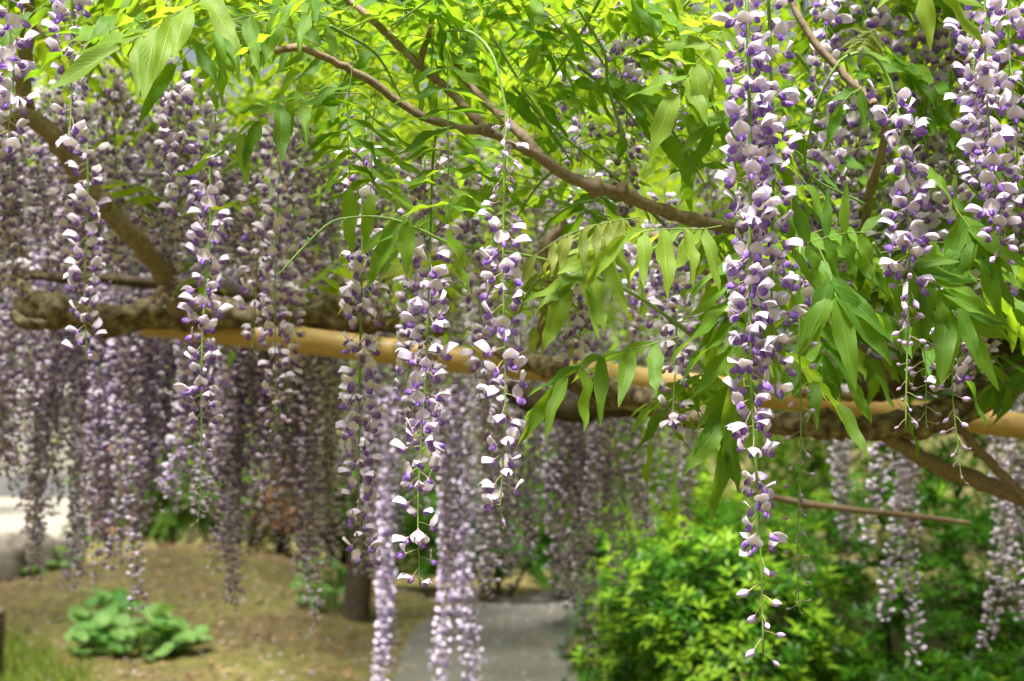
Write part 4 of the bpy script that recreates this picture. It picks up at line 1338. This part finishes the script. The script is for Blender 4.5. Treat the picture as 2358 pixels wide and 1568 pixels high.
leaf_thing([(1030, 120, 1.66), (1031, 270, 1.66), (1032, 400, 1.66), (1034, 527, 1.66)], 8, 0.066, 'long leaf hanging straight down with ladder-like leaflets and a broad tip', droop=0.12, spread=84, face=Yn, blade=Zv * 0.9 + Yn * 0.35, first=0.08)
leaf_thing([(812, 150, 1.68), (800, 250, 1.68), (801, 330, 1.68), (806, 435, 1.68)], 6, 0.070, 'hanging leaf with swept back wavy leaflets above the arching shoot', droop=0.30, spread=78, face=Yn, blade=Zv * 0.9 + Yn * 0.3, first=0.15)
leaf_thing([(875, 190, 1.74), (857, 292, 1.74), (855, 390, 1.74), (852, 449, 1.74)], 5, 0.068, 'hanging leaf behind the one with swept back leaflets, end leaflet vertical', droop=0.15, spread=80, face=Yn, blade=Zv * 0.8 + Yn * 0.45)
leaf_thing([(945, 495, 1.64), (925, 512, 1.64), (912, 524, 1.64)], 1, 0.074, 'small leaf of three drooping leaflets on the arching shoot', droop=0.9, spread=40, face=Yn, blade=Yn + Zv * 0.3)
leaf_thing([(1660, 520, 1.66), (1610, 528, 1.64), (1547, 527, 1.61), (1486, 532, 1.60), (1440, 545, 1.60)], 4, 0.074, 'pale young leaf with large drooping leaflets close to the longest raceme', 'leaf_young', droop=0.9, spread=60, face=Zv * 0.7 + Yn * 0.6, blade=Yn * 0.9 + Zv * 0.5)
leaf_thing([(1475, 500, 1.70), (1420, 508, 1.68), (1363, 521, 1.66), (1296, 545, 1.65), (1235, 585, 1.65)], 6, 0.050, 'olive young leaf folded downward over the arching shoot', 'leaf_bronze', droop=0.9, spread=55, face=Zv * 0.8 + Yn * 0.5, blade=Yn * 0.8 + Zv * 0.5)
leaf_thing([(1440, 520, 1.72), (1393, 574, 1.70), (1345, 630, 1.68), (1312, 665, 1.68)], 4, 0.070, 'yellow-green leaf slanting down toward the pale forked limb', 'leaf_young', droop=0.45, spread=58, face=Yn * 0.9 + Zv * 0.4, blade=Yn * 0.8 + Zv * 0.4)
leaf_thing([(1560, 775, 1.74), (1493, 794, 1.73), (1386, 822, 1.71), (1315, 862, 1.70), (1275, 895, 1.70)], 5, 0.075, 'long green leaf drooping across the pale forked limb', droop=0.45, spread=50, face=Zv * 0.7 + Yn * 0.6, blade=Zv * 0.7 + Yn * 0.7)
leaf_thing([(1712, 560, 1.68), (1700, 660, 1.67), (1694, 760, 1.66), (1690, 850, 1.66)], 5, 0.086, 'hanging leaf with long wavy leaflets tucked behind the longest raceme', droop=0.45, spread=70, face=Yn, blade=Zv * 0.7 + Yn * 0.6, first=0.1)
leaf_thing([(1715, 850, 1.69), (1690, 905, 1.69), (1672, 960, 1.68), (1663, 1030, 1.68)], 3, 0.080, 'dark green hanging leaf with broad drooping leaflets over the thick limb', droop=0.55, spread=45, face=Yn, blade=Yn + Zv * 0.2)
leaf_thing([(1880, 560, 1.66), (1900, 605, 1.65), (1915, 647, 1.64), (1927, 690, 1.63)], 2, 0.090, 'broad olive green leaf of five leaflets hanging flat beside the bud raceme', droop=0.45, spread=48, face=Yn, blade=Yn + Zv * 0.15, first=0.62, jitter=0.08)
leaf_thing([(1780, 592, 1.68), (1855, 560, 1.67), (1948, 537, 1.66), (2030, 536, 1.66)], 5, 0.054, 'horizontal leaf with short scalloped leaflets above the broad olive green one', droop=0.25, spread=75, face=Yn, blade=Yn + Zv * 0.3)
leaf_thing([(2005, 585, 1.68), (2085, 612, 1.67), (2150, 655, 1.67), (2208, 708, 1.66)], 4, 0.074, 'leaf whose leaflets hang behind the buds of the arched raceme', droop=0.7, spread=62, face=Yn, blade=Yn + Zv * 0.2)
leaf_thing([(2120, 640, 1.69), (2165, 695, 1.68), (2201, 733, 1.67), (2219, 757, 1.67)], 3, 0.080, 'green leaf with long pointed leaflets over the thick dark limb', droop=0.25, spread=55, face=Yn, blade=Yn * 0.8 + Zv * 0.5)
leaf_thing([(2200, 480, 1.76), (2235, 530, 1.75), (2262, 590, 1.75)], 3, 0.085, 'dark leaf with very large leaflets below the bud-tipped shorter raceme', droop=0.5, spread=45, face=Yn, blade=Yn + Zv * 0.2)
leaf_thing([(1710, 30, 1.74), (1666, 70, 1.73), (1600, 150, 1.72), (1555, 215, 1.72)], 5, 0.072, 'glowing yellow-green leaf touching the top of the longest raceme', 'leaf_young', droop=0.1, face=Yn * 0.6 + Zv * 0.5, blade=Yn * 0.6 + Zv * 0.6)
leaf_thing([(2080, -60, 1.56), (2120, -35, 1.5), (2165, -8, 1.5)], 2, 0.058, 'pale yellow leaf tip drooping in from above the trellis edge', 'leaf_young', droop=0.5, spread=50, face=Yn, blade=Yn + Zv * 0.4)
leaf_thing([(1985, 118, 1.61), (1995, 85, 1.61), (2012, 66, 1.61)], 5, 0.026, 'tiny bronze unfolding leaf at the top of the looping shoot', 'leaf_bronze', droop=0.9, spread=70, face=Yn, blade=Yn)
leaf_thing([(1990, 200, 1.74), (1960, 215, 1.74), (1938, 240, 1.74)], 1, 0.052, 'single scalloped leaf in the gap between the two big racemes', droop=0.9, spread=70, face=Yn, blade=Yn + Zv * 0.15)
leaf_thing([(1700, 250, 1.75), (1665, 275, 1.74), (1640, 300, 1.74)], 2, 0.058, 'green leaf with drooping leaflets half behind the longest raceme', droop=0.8, spread=60, face=Yn, blade=Yn + Zv * 0.2)
leaf_thing([(1840, 590, 1.85), (1870, 700, 1.84), (1890, 790, 1.84), (1885, 850, 1.84)], 5, 0.06, 'shaded leaf hanging behind the broad olive green one', droop=0.6, face=Yn, blade=Yn + Zv * 0.4)
leaf_thing([(2240, 640, 1.85), (2290, 660, 1.85), (2350, 720, 1.85), (2400, 790, 1.85)], 4, 0.07, 'leaf spreading over the massive dark limb', droop=0.4)
leaf_thing([(2357, 930, 2.2), (2330, 900, 2.2), (2310, 880, 2.2), (2290, 890, 2.2)], 5, 0.055, 'shaded leaf drooping before the upper bend of the thick limb', droop=0.8, face=Yn, blade=Yn)
leaf_thing([(1890, 860, 2.3), (1960, 835, 2.3), (2040, 825, 2.3), (2120, 850, 2.3)], 7, 0.05, 'dark scalloped leaf lying over the bamboo pole', droop=0.8, face=Zv, blade=Yn)

# ------------------------------------------------------------------ leafy shoots: stem > compound leaf > leaflet
def leafy_shoot(path, nl, L, label, group, key='leaf', leafL=(0.17, 0.24), pairs=(4, 6), droop=(0.1, 0.4)):
    P = [at(*p) for p in path]
    C = spline(P, 30)
    base = npv(P[0])
    o = empty('leafy_shoot', P[0])
    tag(o, label, 'leafy shoot', group)
    link('stem', mesh('shoot_stem', tube(C - base, np.linspace(0.0026, 0.0012, 30), 6, 0), [MAT['stem']]), o)
    for i in range(nl):
        k = int(3 + 26 * (i + rng.random() * 0.6) / nl)
        k = min(k, 29)
        p = C[k]
        t = nrm(C[min(29, k + 1)] - C[k - 1])
        a = (1 if i % 2 else -1) * R(rng.uniform(35, 75))
        h = nrm(np.array((t[0] * math.cos(a) - t[1] * math.sin(a), t[0] * math.sin(a) + t[1] * math.cos(a), rng.uniform(-0.15, 0.35))))
        ll = rng.uniform(*leafL)
        e = p + h * ll
        Cl = spline([tuple(p), tuple(p + h * ll * 0.5 + Zv * 0.018), tuple(e - Zv * ll * rng.uniform(0.1, 0.5))], 10)
        put_leaf(o, base, Cl, int(rng.integers(pairs[0], pairs[1] + 1)), L * rng.uniform(0.85, 1.15), key, sub=True, rad=0.0008, droop=rng.uniform(*droop),
                 blade=Zv + rng.normal(0, 0.25, 3) + Yn * 0.25)
    return o


top_l = ['leafy shoot with drooping leaves behind the large yellow-green leaf', 'leafy shoot arching over the bare dead twig', 'leafy shoot wrapped round the upper side branch of the forked branch', 'leafy shoot hanging before the short stub of the forked branch', 'leafy shoot above the looped stem of the raceme with withered top flowers', 'leafy shoot deep behind the looped stem of the raceme with withered top', 'yellow-green leafy shoot beside the dark green rising shoot', 'green leafy shoot crossing the dark green rising shoot', 'glowing yellow leafy shoot touching the upper end of the longest raceme', 'leafy shoot behind the bend between dead twig and forked branch', 'leafy shoot spreading over the thin end of the forked branch', 'leafy shoot over the upright brown branch and its short racemes']
for li, (x0, y0, x1, y1, D0, D1, nl, key) in enumerate([
        (520, -60, 300, 90, 1.85, 1.95, 4, 'leaf'), (860, -50, 620, 60, 1.7, 1.8, 5, 'leaf'), (900, -20, 1010, 170, 1.75, 1.9, 5, 'leaf'), (1120, -60, 900, 60, 1.62, 1.66, 5, 'leaf'),
        (1050, -60, 1290, 70, 1.72, 1.85, 5, 'leaf'), (1300, -40, 1180, 130, 1.9, 2.1, 5, 'leaf'), (1400, -40, 1260, 200, 1.75, 1.85, 5, 'leaf_young'), (1250, 60, 1420, 200, 1.8, 1.9, 5, 'leaf'),
        (1640, -50, 1480, 120, 1.85, 1.95, 4, 'leaf_young'), (700, -40, 830, 170, 1.95, 2.1, 5, 'leaf'), (760, 60, 930, 240, 1.78, 1.9, 5, 'leaf'), (240, -70, 60, 60, 2.0, 2.2, 4, 'leaf')]):
    leafy_shoot([(x0, y0, D0), ((x0 + x1) / 2 + 20, (y0 + y1) / 2 - 25, (D0 + D1) / 2), (x1, y1, D1)], nl, 0.062, top_l[li], 'shoots in the roof of leaves', key)
mid_l = ['leafy green shoot just below the fork of the slim branch', 'leafy green shoot above the thick end of the slim forked branch', 'small leafy shoot under the middle of the slim forked branch', 'leafy shoot over the olive young leaf', 'leafy shoot between the forked branch and the longest raceme', 'bronze young leafy shoot just above the pale forked limb']
for li, (x0, y0, x1, y1, D0, D1, nl, key) in enumerate([
        (1180, 200, 1320, 380, 1.85, 1.95, 5, 'leaf'), (1330, 150, 1500, 330, 1.9, 2.0, 5, 'leaf'), (1290, 380, 1190, 500, 1.95, 2.05, 3, 'leaf'),
        (1380, 460, 1250, 520, 1.95, 2.05, 4, 'leaf'), (1500, 250, 1620, 420, 1.85, 1.9, 4, 'leaf'), (1240, 640, 1180, 760, 1.9, 1.95, 3, 'leaf_bronze')]):
    leafy_shoot([(x0, y0, D0), ((x0 + x1) / 2, (y0 + y1) / 2 - 15, (D0 + D1) / 2), (x1, y1, D1)], nl, 0.060, mid_l[li], 'shoots under the slim forked branch', key)
r_l = ['leafy shoot behind the slender dropping branch beside the longest raceme', 'dark leafy shoot inside the loop of the looping green shoot', 'dark leafy shoot behind the buds of the arched raceme', 'dark leafy shoot below the bud-tipped shorter raceme', 'dark leafy shoot behind the thin raceme of buds', 'leafy shoot with long leaves close behind the longest raceme', 'leafy shoot hanging lowest, over the start of the thick limb', 'leafy shoot before the dark branch over the massive limb', 'leafy shoot above the bronze unfolding leaf', 'leafy shoot behind the pale yellow leaf tip', 'yellow-green leafy shoot behind the raceme that flowers to its end']
for li, (x0, y0, x1, y1, D0, D1, nl, key) in enumerate([
        (1830, 120, 1960, 330, 1.95, 2.05, 5, 'leaf'), (1850, 380, 1960, 560, 1.95, 2.05, 5, 'leaf'), (2010, 560, 2100, 760, 1.9, 2.0, 5, 'leaf'), (2180, 380, 2330, 560, 1.95, 2.1, 5, 'leaf'),
        (1790, 540, 1860, 760, 1.95, 2.0, 5, 'leaf'), (1640, 560, 1760, 800, 1.9, 2.0, 5, 'leaf'), (1600, 820, 1700, 1000, 1.85, 1.9, 4, 'leaf'), (2250, 600, 2390, 740, 2.0, 2.1, 4, 'leaf'),
        (1950, -40, 2080, 100, 1.95, 2.1, 5, 'leaf'), (2150, -40, 2290, 80, 1.9, 2.0, 4, 'leaf'), (2280, 150, 2400, 300, 1.95, 2.1, 4, 'leaf_young')]):
    leafy_shoot([(x0, y0, D0), ((x0 + x1) / 2, (y0 + y1) / 2 - 15, (D0 + D1) / 2), (x1, y1, D1)], nl, 0.066, r_l[li], 'shoots around the arched raceme', key, droop=(0.3, 0.8))

# ------------------------------------------------------------------ the roof of leaves over the trellis, too far and too many to part
def canopy(name, label, x, y, z, nl, seed, mat='canopy', L=0.066):
    P, D_, B_, LL = [], [], [], []
    for i in range(nl):
        c = np.array((rng.uniform(*x), rng.uniform(*y), rng.uniform(*z)))
        if z[0] > 2.1 and ((0.1 < c[0] < 0.85 and 4.0 < c[1] < 5.6) or (-1.2 < c[0] < 0.3 and 4.5 < c[1] < 6.1)): continue      # roof gaps cut so sun reaches the bright shrub and long pale racemes
        a = rng.random() * 6.28
        h = np.array((math.cos(a), math.sin(a), rng.uniform(-0.6, 0.15)))
        S = np.array((-math.sin(a), math.cos(a), 0))
        for q in range(5):
            for sg in (-1, 1):
                P.append(c + h * 0.045 * q + rng.normal(0, 0.004, 3))
                D_.append(nrm(h * 0.5 + S * sg - Zv * rng.uniform(0, 0.5)))
                B_.append(Zv + rng.normal(0, 0.3, 3))
                LL.append(L * rng.uniform(0.75, 1.15))
        P.append(c + h * 0.225); D_.append(h); B_.append(Zv); LL.append(L)
    o = link(name, mesh(name, scatter_leaf(LOWLEAF, np.array(P), np.array(D_), np.array(B_), np.array(LL)), [MAT[mat]]))
    tag(o, label, 'foliage', kind='stuff')


canopy('canopy_foliage', 'roof of backlit wisteria leaves spreading over the trellis', (-2.8, 3.0), (2.3, 5.2), (2.16, 2.5), 2900, 1)
canopy('edge_shade_leaves', 'wisteria leaves added along the trellis edge to shade the curtain by the knotted branch', (-1.9, -0.35), (1.95, 2.4), (2.13, 2.4), 200, 5)  # added leaves that keep sun off the nearer curtain
canopy('roof_shade_leaves', 'unseen wisteria leaves added above the arched raceme for shade', (0.42, 1.7), (1.95, 2.4), (2.16, 2.45), 230, 6)  # leaves added above the frame to shade what hangs behind
canopy('trellis_shade_leaves', 'leafy roof of the trellis extended to shade the shrubs', (-1.6, 4.2), (5.2, 9.0), (2.35, 2.75), 2600, 4)  # added stretch of roof that darkens the shrubs below
canopy('hanging_foliage', 'blurred bright leaves behind the slim forked branch', (-0.7, 0.6), (2.5, 4.2), (1.75, 2.25), 150, 2)
canopy('shade_tinted_foliage', 'leaves coloured darker for the shade behind the arched raceme', (0.5, 1.5), (2.2, 3.0), (1.62, 2.2), 170, 3, 'tree', 0.07)  # darker tree leaf colour stands in for shade on these wisteria leaves
